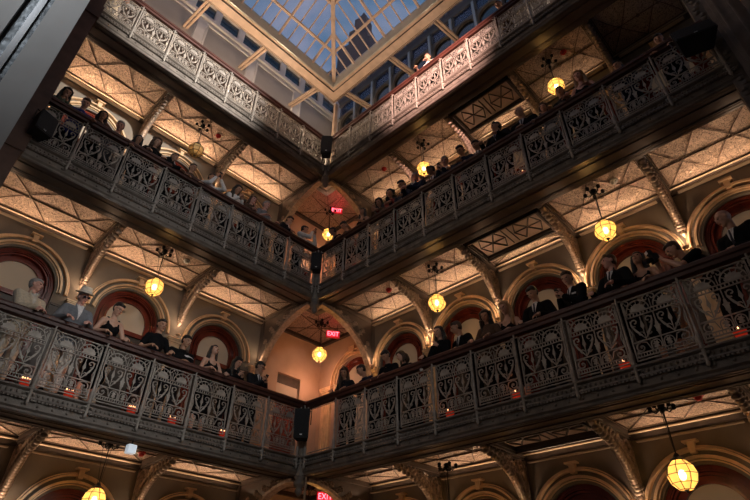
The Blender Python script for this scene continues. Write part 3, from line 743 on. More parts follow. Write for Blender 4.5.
# ------------------------------------------------------------------ gallery slabs, fascia beams, ceilings
n_tr=[0]
def trim(o,label):
    n_tr[0]+=1; o.name='trim_%d'%n_tr[0]; struct(o,label); return o
nf=0
for w in 'AB':
    T=TF(w); WG=WING[w]; L=WG['L']; wn=WG['name']
    for lv in range(3):
        z0=RAIL[lv]; nf+=1
        f=MB(); extrude_profile(f,T,[(.02,-1.2),(D+.2,-1.2),(D+.2,-1.36),(.02,-1.36)],L,z0)
        struct(f.build('floor_%d'%nf,M['floor']),'gallery floor of the %s balcony, %s wing'%(LEVN[lv],wn))
        fa=MB()
        prof=[(.03,-1.195),(-.05,-1.2),(-.07,-1.215),(-.07,-1.235),(-.045,-1.25),(-.02,-1.26),(-.02,-1.335),(-.05,-1.35),(-.06,-1.37),(-.04,-1.385),(-.005,-1.40),(.0,-1.50),(.03,-1.53),(.035,-1.56),(.06,-1.565),(.06,-1.36)]
        extrude_profile(fa,T,prof,L,z0)
        s=.06
        while s<L-.05:      # egg-and-dart and studs
            c=T(s,-.035,z0-1.300); fa.ball(c,(.020,.020,.026),6); s+=.075
        s=.09
        while s<L-.05:
            fa.box(*(sorted((T(s,0,0).x,T(s+.03,0,0).x)) if w=='A' else sorted((-.058,-.03))),*(sorted((-.058,-.03)) if w=='A' else sorted((T(s,0,0).y,T(s+.03,0,0).y))),z0-1.40,z0-1.375); s+=.055
        s=.2; k=0
        while s<(L if lv!=0 else L):
            c=T(s,-.004,z0-1.45); fa.ball(c,(.022,.022,.022),8); s+=.22; k+=1
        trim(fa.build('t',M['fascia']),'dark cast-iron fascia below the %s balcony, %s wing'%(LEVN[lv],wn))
        so=MB()
        extrude_profile(so,T,[(.045,-1.54),(.05,-1.575),(.16,-1.575),(.17,-1.56),(.50,-1.56),(.51,-1.575),(.62,-1.575),(.65,-1.55),(.65,-1.38),(.045,-1.38)],L,z0)
        for d_ in (.10,.20,.46,.56): so.add([T(-d_,d_,z0-1.582),T(L,d_,z0-1.582),T(L,d_+.02,z0-1.582),T(-d_-.02,d_+.02,z0-1.582),T(-d_,d_,z0-1.55),T(L,d_,z0-1.55),T(L,d_+.02,z0-1.55),T(-d_-.02,d_+.02,z0-1.55)],[(0,1,2,3),(7,6,5,4),(0,4,5,1),(1,5,6,2),(2,6,7,3),(3,7,4,0)])
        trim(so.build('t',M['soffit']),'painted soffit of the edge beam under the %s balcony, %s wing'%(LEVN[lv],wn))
        # ceiling bays between the ribs
        edges=[0.]+WG['br']+[L]
        c=MB(); zc=z0+CE
        for a,b in zip(edges[:-1],edges[1:]):
            p=[T(a,.64,zc),T(b,.64,zc),T(b,D,zc),T(a,D,zc)]; q=[v+V(0,0,.03) for v in p]
            c.add(p+q,[(0,1,2,3),(7,6,5,4),(0,4,5,1),(1,5,6,2),(2,6,7,3),(3,7,4,0)])
        ce=c.build('ceiling' if (w,lv)==('A',0) else 'ceiling_%s_%d'%(wn,lv+1),M['tin']); struct(ce,'pressed-tin gallery ceiling under the %s balcony, %s wing'%(LEVN[lv],wn))
        r=MB(); dm=(.64+D)/2; n=14
        def ribline(pts,rr=.010):
            r.tube([T(s_,d_,zc-.012) for s_,d_ in pts],rr,5)
        for i,(a,b) in enumerate(zip(edges[:-1],edges[1:])):
            if b-a<.6: continue
            if w=='B' and i==2: continue
            mid=(a+b)/2; ribline([(a+.1,dm),(b-.1,dm)],.014); ribline([(a+.12,.72),(b-.12,.72),(b-.12,D-.13),(a+.12,D-.13),(a+.12,.72)],.012)
            for sa,sb in ((a+.12,mid),(mid,b-.12)):
                for da,db in ((.72,D-.13),(D-.13,.72)):
                    pts=[]
                    for k in range(n+1):
                        u=k/n; bow=.10*math.sin(PI*u)*(1 if sa<mid-.01 else -1)
                        pts.append((sa+(sb-sa)*u+bow*(.5 if da<db else -.5)*-1,da+(db-da)*u))
                    ribline(pts)
            c_=T(mid,dm,zc-.02); r.ball(c_,(.05,.05,.02),8)
            for sx in ((a+mid)/2+.03,(b+mid)/2-.03): r.ball(T(sx,dm,zc-.015),(.035,.035,.02),8)
        trim(r.build('t',M['rib'],smooth=True),'thin bronze ribs crossing the tin ceiling under the %s balcony, %s wing'%(LEVN[lv],wn))
        # cross beams at the brackets
        x=MB()
        for s in WG['br']:
            ps=[(.62,-1.405),(D,-1.405),(D,-1.50),(.62,-1.50)]
            for ds,dz in ((.085,0.),(.055,-.035)):
                pr=[(a_,b_+(dz if b_<-1.45 else 0)) for a_,b_ in ps]
                q0=[T(s-ds,d_,z_+z0) for d_,z_ in pr]; q1=[T(s+ds,d_,z_+z0) for d_,z_ in pr]
                x.add(q0+q1,[(0,1,2,3),(7,6,5,4)]+[(i,4+i,4+(i+1)%4,(i+1)%4) for i in range(4)])
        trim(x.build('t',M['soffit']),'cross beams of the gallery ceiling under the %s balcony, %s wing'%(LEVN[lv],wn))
        # framed coffer in the third bay of the right wing
        if w=='B':
            a,b=WG['br'][1]+.12,WG['br'][2]-.12; d0,d1=.74,1.66; k=MB(); z=zc-.01
            for (A0,A1,B0,B1) in ((a,b,d0,d0+.08),(a,b,d1-.08,d1),(a,a+.08,d0,d1),(b-.08,b,d0,d1)):
                for zz,ins in ((-.10,0),(-.14,.02)):
                    v0=T(A0+ins,B0+ins,0); v1=T(A1-ins,B1-ins,0)
                    k.box(min(v0.x,v1.x),max(v0.x,v1.x),min(v0.y,v1.y),max(v0.y,v1.y),z+zz,z+zz+.1)
            trim(k.build('t',M['dark']),'dark moulded frame of the coffer under the %s balcony'%LEVN[lv])
            k=MB(); v0=T(a+.08,d0+.08,0);v1=T(b-.08,d1-.08,0); k.box(min(v0.x,v1.x),max(v0.x,v1.x),min(v0.y,v1.y),max(v0.y,v1.y),z-.02,z)
            trim(k.build('t',M['coffer']),'plain copper panel inside the coffer under the %s balcony'%LEVN[lv])
            k=MB(); aa,bb=a+.14,b-.14; e0,e1=d0+.16,d1-.16; mm=(aa+bb)/2
            def bar(p,q,rr=.014): k.tube([T(p[0],p[1],z-.035),T(q[0],q[1],z-.035)],rr,5)
            bar((mm-.07,e0),(mm-.07,e1)); bar((mm+.07,e0),(mm+.07,e1))
            for s0_,s1_ in ((aa,mm-.12),(mm+.12,bb)):
                sm=(s0_+s1_)/2; em=(e0+e1)/2; q=(s1_-s0_)*.30
                bar((sm-q,e0),(sm+q,e1),.018); bar((sm-q,e1),(sm+q,e0),.018); bar((sm,em),(s0_,em)); bar((sm,em),(s1_,em))
                bar((s0_,em),(sm-q,e0)); bar((s0_,em),(sm-q,e1)); bar((s1_,em),(sm+q,e0)); bar((s1_,em),(sm+q,e1))
            trim(k.build('t',M['dark']),'dark crossed bars on the coffer panel under the %s balcony'%LEVN[lv])
            k=MB(); k.tube([T(a,1.9,z-.0),T((a+b)/2,1.76,z),T(b,1.9,z)],.012,5); k.tube([T(a,D-.14,z),T((a+b)/2-.25,1.74,z)],.012,5); k.tube([T(b,D-.14,z),T((a+b)/2+.25,1.74,z)],.012,5)
            trim(k.build('t',M['rib']),'thin ribs between the coffer and the wall under the %s balcony'%LEVN[lv])
        # wall cornice: shadow gap, dark moulding, pale conduit
        k=MB(); sc0=.02
        extrude_profile(k,T,[(D-.02,-1.39),(D-.11,-1.405),(D-.115,-1.45),(D-.06,-1.475),(D-.05,-1.55),(D+.02,-1.56)],L,z0,s0=sc0)
        trim(k.build('t',M['dark']),'dark cornice where the tin ceiling under the %s balcony meets the %s wall'%(LEVN[lv],wn))
        k=MB(); k.tube([T(.05,D-.135,z0-1.475),T(L-.05,D-.135,z0-1.475)],.017,8)
        if w=='A': k.tube([T(.05,D-.135,z0-1.475),T(.05,D-.02,z0-1.5),T(.05,D-.02,z0-2.4)],.014,8)
        else: k.tube([T(.05,D-.135,z0-1.475),T(.05,D-.03,z0-1.5),T(.05,D-.03,z0-1.95)],.014,8)
        q=trim(k.build('t',M['pipe'],smooth=True),'pale pipe running along the cornice under the %s balcony, %s wing'%(LEVN[lv],wn))
# corner ceilings
for lv in range(3):
    z0=RAIL[lv]; c=MB(); c.box(.0,D,.0,D,z0+CE,z0+CE+.03); struct(c.build('ceiling_corner_%d'%(lv+1),M['tin']),'pressed-tin ceiling of the corner bay under the %s balcony'%LEVN[lv])
    r=MB(); z=z0+CE-.012
    for p,q in (((.65,1.08),(D,1.08)),((1.08,.65),(1.08,D)),((.3,.3),(D,D)),((.65,D-.1),(D-.1,.65)),((.4,1.1),(D,1.6)),((1.1,.4),(1.6,D))): r.tube([(p[0],p[1],z),(q[0],q[1],z)],.012,5)
    trim(r.build('t',M['rib']),'thin ribs of the corner ceiling under the %s balcony'%LEVN[lv])
# ------------------------------------------------------------------ walls with arched openings
RO=.72; ZS=-2.80         # opening radius, arch centre height below the rail above
def wall_bay(m,T,s0,s1,c,zt,zb,zs,ro,dd=0.,thick=.22):
    """rectangle s0..s1 x zb..zt with an arched opening centred on c, plus its reveal"""
    d=D+dd; n=20
    arc=[(c+ro*math.cos(PI-PI*i/n),zs+ro*math.sin(PI-PI*i/n)) for i in range(n+1)]
    P=lambda s,z,q=0.: T(s,d+q,z)
    m.add([P(s0,zb),P(c-ro,zb),P(c-ro,zs),P(s0,zs)],[(0,1,2,3)]); m.add([P(c+ro,zb),P(s1,zb),P(s1,zs),P(c+ro,zs)],[(0,1,2,3)])
    top=[]
    for i,(a,b) in enumerate(arc):
        u=i/n; top.append((s0,zs) if i==0 else (s1,zs) if i==n else (s0+(s1-s0)*u,zt))
    for i in range(n):
        q=[P(*arc[i]),P(*arc[i+1]),P(*top[i+1]),P(*top[i])]
        m.add(q,[(0,1,2,3)])
        if i==0: m.add([P(s0,zs),P(*top[1]),P(s0,zt)],[(0,1,2)])
        if i==n-1: m.add([P(s1,zs),P(s1,zt),P(*top[n-1])],[(0,1,2)])
    ol=[(c-ro,zb)]+arc+[(c+ro,zb)]
    for i in range(len(ol)-1): m.add([P(*ol[i]),P(*ol[i+1]),P(*ol[i+1],thick),P(*ol[i],thick)],[(0,1,2,3)])
def arch_band(m,T,c,zs,r0,r1,d0,d1,zb=None,n=28):
    fn=lambda a,b,t: T(a,t,b)
    rm=(r0+r1)/2; pts=[(c+rm*math.cos(PI-PI*i/n),zs+rm*math.sin(PI-PI*i/n)) for i in range(n+1)]
    if zb is not None: pts=[(c-rm,zb)]+pts+[(c+rm,zb)]
    m.strip(pts,abs(r1-r0),fn,d0,d1)
nw=0
ZB={0:GROUND,1:RAIL[0]+FL,2:RAIL[1]+FL}
for w in 'AB':
    T=TF(w); WG=WING[w]; L=WG['L']; wn=WG['name']
    wall=MB()
    for lv in range(3):
        zt=RAIL[lv]+CE; zb=RAIL[lv]-4.32+FL if lv else GROUND
        zs=RAIL[lv]+ZS
        cs=WG['arch']; bounds=[0.]+[(cs[i]+cs[i+1])/2 for i in range(len(cs)-1)]+[L+(.6 if w=='A' else .9)]
        for i,c in enumerate(cs): wall_bay(wall,T,bounds[i],bounds[i+1],c,zt,zb,zs,RO)
        # solid strip between this ceiling and the floor above
        wall.add([T(0,D,zt),T(bounds[-1],D,zt),T(bounds[-1],D,RAIL[lv]+FL),T(0,D,RAIL[lv]+FL)],[(0,1,2,3)])
        for i,c in enumerate(cs):
            hid = (w=='A' and lv==2 and i==0)
            g=MB()
            arch_band(g,T,c,zs,.915,.95,D-.085,D+.01); arch_band(g,T,c,zs,.965,.985,D-.05,D+.01)
            arch_band(g,T,c,zs,.80,.845,D-.065,D+.01); arch_band(g,T,c,zs,.765,.785,D-.03,D+.01)
            kz=zs+.965
            g.prism([(c-.045,kz-.09),(c-.055,kz+.07),(c+.055,kz+.07),(c+.045,kz-.09)],lambda a,b,t:T(a,t,b),D-.11,D+.01)
            g.prism([(c-.11,kz+.07),(c-.11,kz+.10),(c+.11,kz+.10),(c+.11,kz+.07)],lambda a,b,t:T(a,t,b),D-.15,D+.01)
            trim(g.build('t',M['gold'],auto=True),'gilded arch moulding with keystone, %s story, %s wing, %s'%(['lowest','second','third'][lv],wn,ORD[i]))
            nw+=1
            fr=MB()
            dF=D+.10
            arch_band(fr,T,c,zs,.63,.725,dF-.02,dF+.10,zb); arch_band(fr,T,c,zs,.50,.64,dF+.06,dF+.12,zb); arch_band(fr,T,c,zs,.655,.675,dF-.045,dF,zb); arch_band(fr,T,c,zs,.575,.605,dF-.03,dF+.06,zb)
            arch_band(fr,T,c,zs,.455,.50,dF+.02,dF+.12,zb)
            fn=lambda a,b,t:T(a,t,b)
            fr.prism([(c-.5,zs-.30),(c+.5,zs-.30),(c+.5,zs-.20),(c-.5,zs-.20)],fn,dF+.02,dF+.12)
            wo=fr.build('window_%d'%nw,M['frame'],auto=True); struct(wo,'arched mahogany frame, %s story, %s wing, %s'%(['lowest','second','third'][lv],wn,ORD[i]))
            dm_=MB(); dm_.prism([(c-.46,zb),(c-.46,zs-.30),(c+.46,zs-.30),(c+.46,zb)],fn,dF+.07,dF+.10); [dm_.prism([(c+x_-.15,a_),(c+x_-.15,b_),(c+x_+.15,b_),(c+x_+.15,a_)],fn,dF+.045,dF+.07) for x_ in(-.21,.21) for a_,b_ in((zb+.15,zb+.9),(zb+1.05,zs-.42))]; dp=dm_.build('door_panel',M['dark']); dp.parent=wo
            pn=MB(); ol=[(c-.46,zs-.25)]+[(c+.46*math.cos(PI-PI*k/18),zs+.46*math.sin(PI-PI*k/18)) for k in range(19)]+[(c+.46,zs-.25)]
            pn.prism(ol,fn,dF+.08,dF+.10); po=pn.build('pane',M['cream']); po.parent=wo
        # pilasters with capitals between the arches, and small uplights on them
        ps=[b_ for b_ in bounds[1:-1]]
        if w=='A': ps.append(7.2)
        else: ps.append(9.9)
        ps=[.17]+ps
        for i,s in enumerate(ps):
            p=MB(); hw=.135 if i else .10; fn=lambda a,b,t:T(a,t,b)
            zc=zs-.10
            p.prism([(s-hw,zb),(s-hw,zc-.12),(s+hw,zc-.12),(s+hw,zb)],fn,D-.07,D+.01)
            for k in (-1,0,1): p.prism([(s+k*hw*.55-.018,zb+.2),(s+k*hw*.55-.018,zc-.2),(s+k*hw*.55+.018,zc-.2),(s+k*hw*.55+.018,zb+.2)],fn,D-.085,D-.06)
            for q,(zz,h_,e_) in enumerate(((-.12,.03,.0),(-.09,.05,.025),(-.04,.03,.045),(-.01,.03,.06))):
                p.prism([(s-hw-e_,zc+zz),(s-hw-e_,zc+zz+h_),(s+hw+e_,zc+zz+h_),(s+hw+e_,zc+zz)],fn,D-.08-e_,D+.01)
            trim(p.build('t',M['gold'],auto=True),'gilded pilaster with stepped capital, %s story, %s wing, number %s along from the corner'%(['lowest','second','third'][lv],wn,['zero','one','two','three','four','five','six'][i]))
    wsn=MB(); fn=lambda a,b,t:T(a,t,b)
    for lv in range(3):
        zb=RAIL[lv]-4.32+FL if lv else GROUND; zc=RAIL[lv]+ZS-.24; prev=.0
        for c in WG['arch']+[L+1.6]:
            a_,b_=prev,min(c-.74,L+.5)
            if b_-a_>.05:
                wsn.prism([(a_,zb),(a_,zc),(b_,zc),(b_,zb)],fn,D-.03,D+.005); wsn.prism([(a_,zc-.05),(a_,zc),(b_,zc),(b_,zc-.05)],fn,D-.05,D+.005)
            prev=c+.74
    trim(wsn.build('t',M['dark']),'dark oak wainscot below the capitals of the %s wing'%wn)
    struct(wall.build('wall_'+wn,M['plaster']),'olive plaster wall of the %s wing'%wn)
# corner bay walls
def add_fn(w): 
    T=TF(w); return lambda a,b,t:T(a,t,b)
cw=MB(); cb=MB()
for lv in range(3):
    zt=RAIL[lv]+FL; zb=RAIL[lv]-4.32+FL if lv else GROUND
    # left-hand corner wall: x 0..D at y=D with a doorway x .62..1.55
    y=D; dz=RAIL[lv]-2.72
    for x0,x1,a,b in ((0,.66,zb,zt),(1.46,D,zb,zt),(.66,1.46,dz,zt)):
        cw.add([(x0,y,a),(x1,y,a),(x1,y,b),(x0,y,b)],[(0,1,2,3)])
    cw.add([(.66,y,zb),(.66,y,dz),(.66,y+.3,dz),(.66,y+.3,zb)],[(0,1,2,3)]); cw.add([(1.46,y,zb),(1.46,y,dz),(1.46,y+.3,dz),(1.46,y+.3,zb)],[(0,1,2,3)])
    cw.add([(.66,y,dz),(1.46,y,dz),(1.46,y+.3,dz),(.66,y+.3,dz)],[(0,1,2,3)])
    T=TF('B'); zs=RAIL[lv]+ZS
    wall_bay(cb,T,-D,0,-.75,RAIL[lv]+CE,zb,zs-.05,.64)
    cb.add([T(-D,D,RAIL[lv]+CE),T(0,D,RAIL[lv]+CE),T(0,D,zt),T(-D,D,zt)],[(0,1,2,3)])
    d=MB(); d.box(.66,1.46,D+.16,D+.22,zb,dz-.62); do=d.build('door_%d'%(lv+1),M['frame']); struct(do,'doorway in the corner bay, %s story'%['lowest','second','third'][lv])
    d=MB(); d.box(.66,1.46,D+.10,D+.16,dz-.62,dz-.26); p=d.build('transom_panel',M['cream']); p.parent=do
    d=MB(); d.box(.60,1.52,D-.03,D+.05,dz-.70,dz-.62); d.box(.66,1.46,D+.10,D+.18,dz-.26,dz); p=d.build('lintel',M['dark']); p.parent=do
    g=MB(); arch_band(g,T,-.75,zs-.05,.81,.85,D-.07,D+.01); arch_band(g,T,-.75,zs-.05,.70,.75,D-.05,D+.01); kz=zs-.05+.85
    g.prism([(-.84,kz-.09),(-.86,kz+.09),(-.64,kz+.09),(-.66,kz-.09)],add_fn('B'),D-.1,D+.01)
    trim(g.build('t',M['gold'],auto=True),'gilded arch moulding inside the corner bay, %s story'%['lowest','second','third'][lv])
    nw+=1; fr=MB(); dF=D+.1
    arch_band(fr,T,-.75,zs-.05,.54,.645,dF,dF+.1,zb); arch_band(fr,T,-.75,zs-.05,.44,.54,dF+.04,dF+.1,zb)
    wo=fr.build('window_%d'%nw,M['frame'],auto=True); struct(wo,'arched mahogany frame inside the corner bay, %s story'%['lowest','second','third'][lv])
    pn=MB(); ol=[(-.75-.45,zb)]+[(-.75+.45*math.cos(PI-PI*k/18),zs-.05+.45*math.sin(PI-PI*k/18)) for k in range(19)]+[(-.75+.45,zb)]
    pn.prism(ol,add_fn('B'),dF+.07,dF+.09); po=pn.build('pane',M['cream']); po.parent=wo
    p=MB(); s=-1.62; fn=add_fn('B'); zc=zs-.22
    for s in (-1.72,):
        p.prism([(s-.2,zb),(s-.2,zc),(s+.16,zc),(s+.16,zb)],fn,D-.07,D+.01)
        for k in (-1,0,1): p.prism([(s-.02+k*.1-.02,zb+.2),(s-.02+k*.1-.02,zc-.1),(s-.02+k*.1+.02,zc-.1),(s-.02+k*.1+.02,zb+.2)],fn,D-.095,D-.06)
        for zz,h_,e_ in ((0,.04,.02),(.04,.05,.045),(.09,.03,.06)): p.prism([(s-.2-e_,zc+zz),(s-.2-e_,zc+zz+h_),(s+.16+e_,zc+zz+h_),(s+.16+e_,zc+zz)],fn,D-.08-e_,D+.01)
    trim(p.build('t',M['gold'],auto=True),'fluted pilaster with gilded capital inside the corner bay, %s story'%['lowest','second','third'][lv])
struct(cw.build('wall_corner_left',M['peach']),'peach plaster wall of the corner bay, left side')
struct(cb.build('wall_corner_right',M['peach']),'peach plaster wall of the corner bay, right side')
# cornice inside the corner bay
for lv in range(3):
    z0=RAIL[lv]; k=MB(); k.box(.02,D,D-.10,D,z0-1.50,z0-1.405); k.box(D-.10,D,.02,D-.10,z0-1.50,z0-1.405)
    trim(k.build('t',M['dark']),'cornice inside the corner bay under the %s balcony'%LEVN[lv])
# ------------------------------------------------------------------ corner spandrel arches
def spandrel(w,lv):
    T=TF(w); z0=RAIL[lv]; m=MB(); n=22; hw=.085
    zt=z0-1.40; zf=z0-3.25; a,b=D-.06,1.62
    arc=[]
    for i in range(n+1):
        th=PI/2*(1-i/n)*.97; d=.10+(a-.10)*math.cos(th); z=zf+b*math.sin(th); arc.append((d,z))
    fn=lambda d,z,t:T(t,d,z)
    for i in range(n):
        (d0,q0),(d1,q1)=arc[i],arc[i+1]
        m.prism([(d0,q0),(d1,q1),(d1,zt),(d0,zt)],fn,-hw*.55,hw*.55)
    rim=MB(); rim.strip(arc,.07,fn,-hw,hw); m.prism([(.05,zt),(D,zt),(D,zt-.09),(.05,zt-.09)],fn,-hw,hw)
    m.prism([(D-.10,zf-.15),(D,zf-.15),(D,zt),(D-.10,zt)],fn,-hw*1.1,hw*1.1)
    o=m.build('t',M['soffit'],auto=True); trim(o,'curved iron spandrel arch over the corner bay, %s side, under the %s balcony'%(WING[w]['name'],LEVN[lv]))
    rm_=rim.build('arch_rim',M['bracket'],auto=True); rm_.parent=o; rm_['label']='paler rim along the arch edge'
    f=MB(); random.seed(3+lv)
    for i in range(16):
        u=(i+.5)/16; d=.45+(D-.65)*u; th=math.acos(min(.99,(d-.10)/(a-.10))); zc=zf+b*math.sin(th)
        lim=zt-.12-zc
        if lim<.10: continue
        z=zc+.05+(lim-.08)*(.35+.3*math.sin(i*2.1))
        for sg in(-1,1):
            r=.028
            for q in range(5):
                an=2*PI*q/5+i; f.ball(T(sg*hw*.62,d+r*1.4*math.cos(an),z+r*1.4*math.sin(an)),(.032,.032,.032),6)
            f.tube([T(sg*hw*.58,d,z),T(sg*hw*.6,d+.04,z-.05),T(sg*hw*.58,d+.09,z-.03)],.007,5)
    q=f.build('flower_relief',M['bracket'],smooth=True); q.parent=o
for w in 'AB':
    for lv in range(3): spandrel(w,lv)
# ------------------------------------------------------------------ ornate brackets
def bracket_mesh():
    m=MB()    # local: x along the wing, y = depth from beam (0) to wall (D), z from the rail above
    fn=lambda d,z,t:V(t,d,z)
    foot=(D-.03,-2.42)
    main=[]; n=22
    P0,P1,P2,P3=V(D-.05,-2.42,0),V(D-.22,-2.0,0),V(D-.30,-1.62,0),V(.74,-1.53,0)
    for i in range(n+1):
        u=i/n; p=P0*(1-u)**3+P1*3*u*(1-u)**2+P2*3*u*u*(1-u)+P3*u**3; main.append((p.x,p.y))
    wd=[.07+.16*math.sin(PI*min(1,(i/n)*.95+.05))**.8 for i in range(n+1)]
    # solid acanthus web between the curve and the wall/ceiling
    m.strip(main,[w_*.72 for w_ in wd],fn,-.05,.05)
    m.strip([(D-.02,-2.40),(D-.02,-1.50)],.05,fn,-.05,.05)
    # leaf lobes along the curve
    for i in range(1,n):
        d,z=main[i]; s=.058+.045*math.sin(PI*i/n)
        tx,tz=main[i+1][0]-main[i-1][0],main[i+1][1]-main[i-1][1]; L=math.hypot(tx,tz); nx,nz=-tz/L,tx/L
        for k,off in ((1,.085),(-1,.085)):
            o=off*k*(.7+.5*math.sin(PI*i/n))
            m.ball((0,d+nx*o,z+nz*o),(.075,s*.62,s*.7),6)
        for x in(-.06,.06): m.ball((x,d,z),(.03,s*.45,s*.55),6)
    def spiral(cd,cz,r0,r1,a0,turn,rad,nn=22):
        pts=[(0,cd+(r0+(r1-r0)*i/nn)*math.cos(a0+turn*i/nn),cz+(r0+(r1-r0)*i/nn)*math.sin(a0+turn*i/nn)) for i in range(nn+1)]
        for x in(-.035,.035): m.tube([(x,p[1],p[2]) for p in pts],rad,6)
    spiral(D-.22,-1.70,.15,.03,0,8.,.020); spiral(D-.58,-1.58,.10,.02,-1,7.,.016); spiral(D-.13,-2.02,.09,.02,.5,7,.016)
    spiral(1.02,-1.50,.06,.015,0,7.,.014)
    m.tube([(0,D-.05,-2.38),(0,D-.08,-2.48),(0,D-.02,-2.53)],[.05,.045,.02],8); m.ball((0,D-.05,-2.44),(.06,.05,.06),8)
    m.ball((0,.80,-1.53),(.07,.08,.045),8)
    return m.mesh('bracket',True)
BM=bracket_mesh(); BM.materials.append(M['bracket'])
for w in 'AB':
    T=TF(w)
    for lv in range(3):
        for i,s in enumerate(WING[w]['br']):
            o=bpy.data.objects.new('ornate_bracket',BM); COL.objects.link(o)
            o.location=T(s,0,0)+V(0,0,RAIL[lv]); o.rotation_euler=(0,0,0 if w=='A' else -PI/2)
            tag(o,'leafy bronze bracket carrying the %s balcony on the %s wall, %s'%(LEVN[lv],WING[w]['name'],ORD[i]),'bracket','leafy brackets under the balconies')
# ------------------------------------------------------------------ pendants
def lamp_mesh_parts():
    R=.205; n=8
    prof=[(.09,.19),(.172,.11),(.206,0),(.172,-.11),(.09,-.19)]
    sh=MB(); vs=[];fs=[]
    for r,z in prof:
        for k in range(n): vs.append(V(r*math.cos(2*PI*k/n),r*math.sin(2*PI*k/n),z))
    for i in range(len(prof)-1):
        for k in range(n): fs.append((i*n+k,i*n+(k+1)%n,(i+1)*n+(k+1)%n,(i+1)*n+k))
    fs.append(tuple((len(prof)-1)*n+k for k in range(n))); fs.append(tuple(range(n)))
    sh.add(vs,fs)
    cg=MB()
    for i in range(len(prof)):
        for k in range(n): cg.tube([vs[i*n+k]*1.01,vs[i*n+(k+1)%n]*1.01],.005,5)
    for i in range(len(prof)-1):
        for k in range(n): cg.tube([vs[i*n+k]*1.01,vs[(i+1)*n+k]*1.01],.006,5)
    cg.lathe([(.02,.29),(.035,.27),(.05,.24),(.105,.205),(.10,.195),(.02,.195)],n=12); cg.lathe([(.035,-.190),(.035,-.198),(.02,-.205),(.010,-.235),(.001,-.24)],n=10)
    rd=MB(); rd.tube([(0,0,.26),(0,0,.93)],.009,6)
    cr=MB()   # ceiling crown with scroll arms
    cr.lathe([(.03,1.01),(.06,.99),(.05,.95),(.07,.93),(.03,.89),(.01,.86)],n=12)
    for k in range(5):
        a=2*PI*k/5+.3; c,s_=math.cos(a),math.sin(a)
        cr.tube([(c*.03,s_*.03,.92),(c*.10,s_*.10,.88),(c*.155,s_*.155,.93),(c*.17,s_*.17,.98)],.010,6)
        cr.lathe([(.015,.91),(.036,.93),(.025,.955),(.04,.97),(.02,1.0)],(c*.17,s_*.17,0),8)
    st=MB(); st.tube([(.05,0,.93),(.02,0,.25)],.004,4); st.tube([(-.12,0,.96),(-.02,0,.26)],.004,4)
    bb=MB(); bb.ball((0,0,0),(.05,.05,.07),12)
    return sh.mesh('lamp_shade'),cg.mesh('cage'),rd.mesh('rod'),cr.mesh('ceiling_crown',True),st.mesh('stay_cable'),bb.mesh('bulb',True)
LP=lamp_mesh_parts()
def pendant(loc,label,lit=True,power=10):
    e=empty('pendant_lamp',loc); tag(e,label,'lamp','amber globe pendants')
    for me,mm in zip(LP,('shade' if lit else 'shade_off','blackmetal','blackmetal','blackmetal','blackmetal','bulb')):
        if me.name.startswith('bulb') and not lit: continue
        nm=me.name.split('.')[0]; o=bpy.data.objects.new(nm,me); COL.objects.link(o); o.parent=e
        if not me.materials: me.materials.append(M[mm])
        if me.materials[0]!=M[mm]: o.material_slots[0].link='OBJECT'; o.material_slots[0].material=M[mm]
    if lit:
        l=bpy.data.lights.new('lamp_light','POINT'); l.energy=power; l.color=(1,.66,.36); l.shadow_soft_size=.08
        lo=bpy.data.objects.new('lamp_light',l); COL.objects.link(lo); lo.location=(0,0,.0); lo.parent=e
TA,TB=TF('A'),TF('B')
pendant(TA(3.62,1.08,-2.42),'lit amber globe pendant at the bottom left edge, below the lowest left balcony')
pendant(TB(7.06,1.08,-2.42),'largest lit amber globe pendant, low at the right under the lowest balcony')
pendant(TB(3.05,1.08,-2.62),'globe pendant whose crown hangs below the lowest right balcony near the middle')
pendant(TA(3.66,1.08,1.90),'lit amber globe pendant above the lowest left balcony')
pendant(TB(3.08,1.08,1.88),'lit amber globe pendant above the middle of the lowest right balcony')
pendant(TB(7.05,1.08,1.88),'lit amber globe pendant at the right above the lowest right balcony')
pendant((1.12,1.0,1.88),'lit amber globe pendant hanging in the corner arch above the lowest balcony')
pendant((1.12,1.0,-2.42),'globe pendant in the corner bay at the bottom of the picture')
pendant(TA(3.63,1.08,6.22),'unlit globe pendant above the middle left balcony',lit=False)
pendant(TB(2.95,1.08,6.22),'lit amber globe pendant above the middle right balcony, nearer the corner')
pendant(TB(6.95,1.08,6.22),'lit amber globe pendant above the middle right balcony, behind a dark head')
pendant((1.12,1.0,6.0),'lit amber globe pendant in the corner arch of the middle balcony')
# ------------------------------------------------------------------ corner posts, hubs, loudspeakers
for lv in range(3):
    z0=RAIL[lv]; e=empty('corner_post',(0,0,z0+FL)); tag(e,'square iron corner post between both wings of the %s balcony'%LEVN[lv],'post')
    m=MB(); m.box(-.075,.055,-.075,.055,-.38,1.0); m.box(-.10,.08,-.10,.08,.0,.05); m.box(-.095,.075,-.095,.075,.93,.98)
    m.build('post_shaft',M['iron'],e)
    m=MB(); m.lathe([(.09,1.0),(.10,1.03),(.07,1.06),(.11,1.12),(.10,1.16),(.06,1.19),(.02,1.23),(.001,1.25)],(-.01,-.01,0),12)
    for a in (PI*.25,PI*.75,PI*1.25,PI*1.75):
        c,s=math.cos(a),math.sin(a); m.tube([(c*.05,s*.05,1.02),(c*.15,s*.15,1.0),(c*.16,s*.16,1.08),(c*.11,s*.11,1.09)],.018,6)
    m.build('scroll_cap',M['iron'],e,smooth=True)
    m=MB(); m.lathe([(.11,-.36),(.12,-.40),(.09,-.44),(.13,-.50),(.12,-.56),(.06,-.60),(.085,-.65),(.07,-.71),(.02,-.76),(.001,-.78)],(.03,.03,0),12)
    m.build('drop_finial',M['fascia'],e,smooth=True)
m=MB(); m.tube([(.10,-.09,-1.7),(.10,-.09,GROUND)],.022,10); m.tube([(.10,-.09,-1.25),(.10,-.09,-1.7)],.022,10)
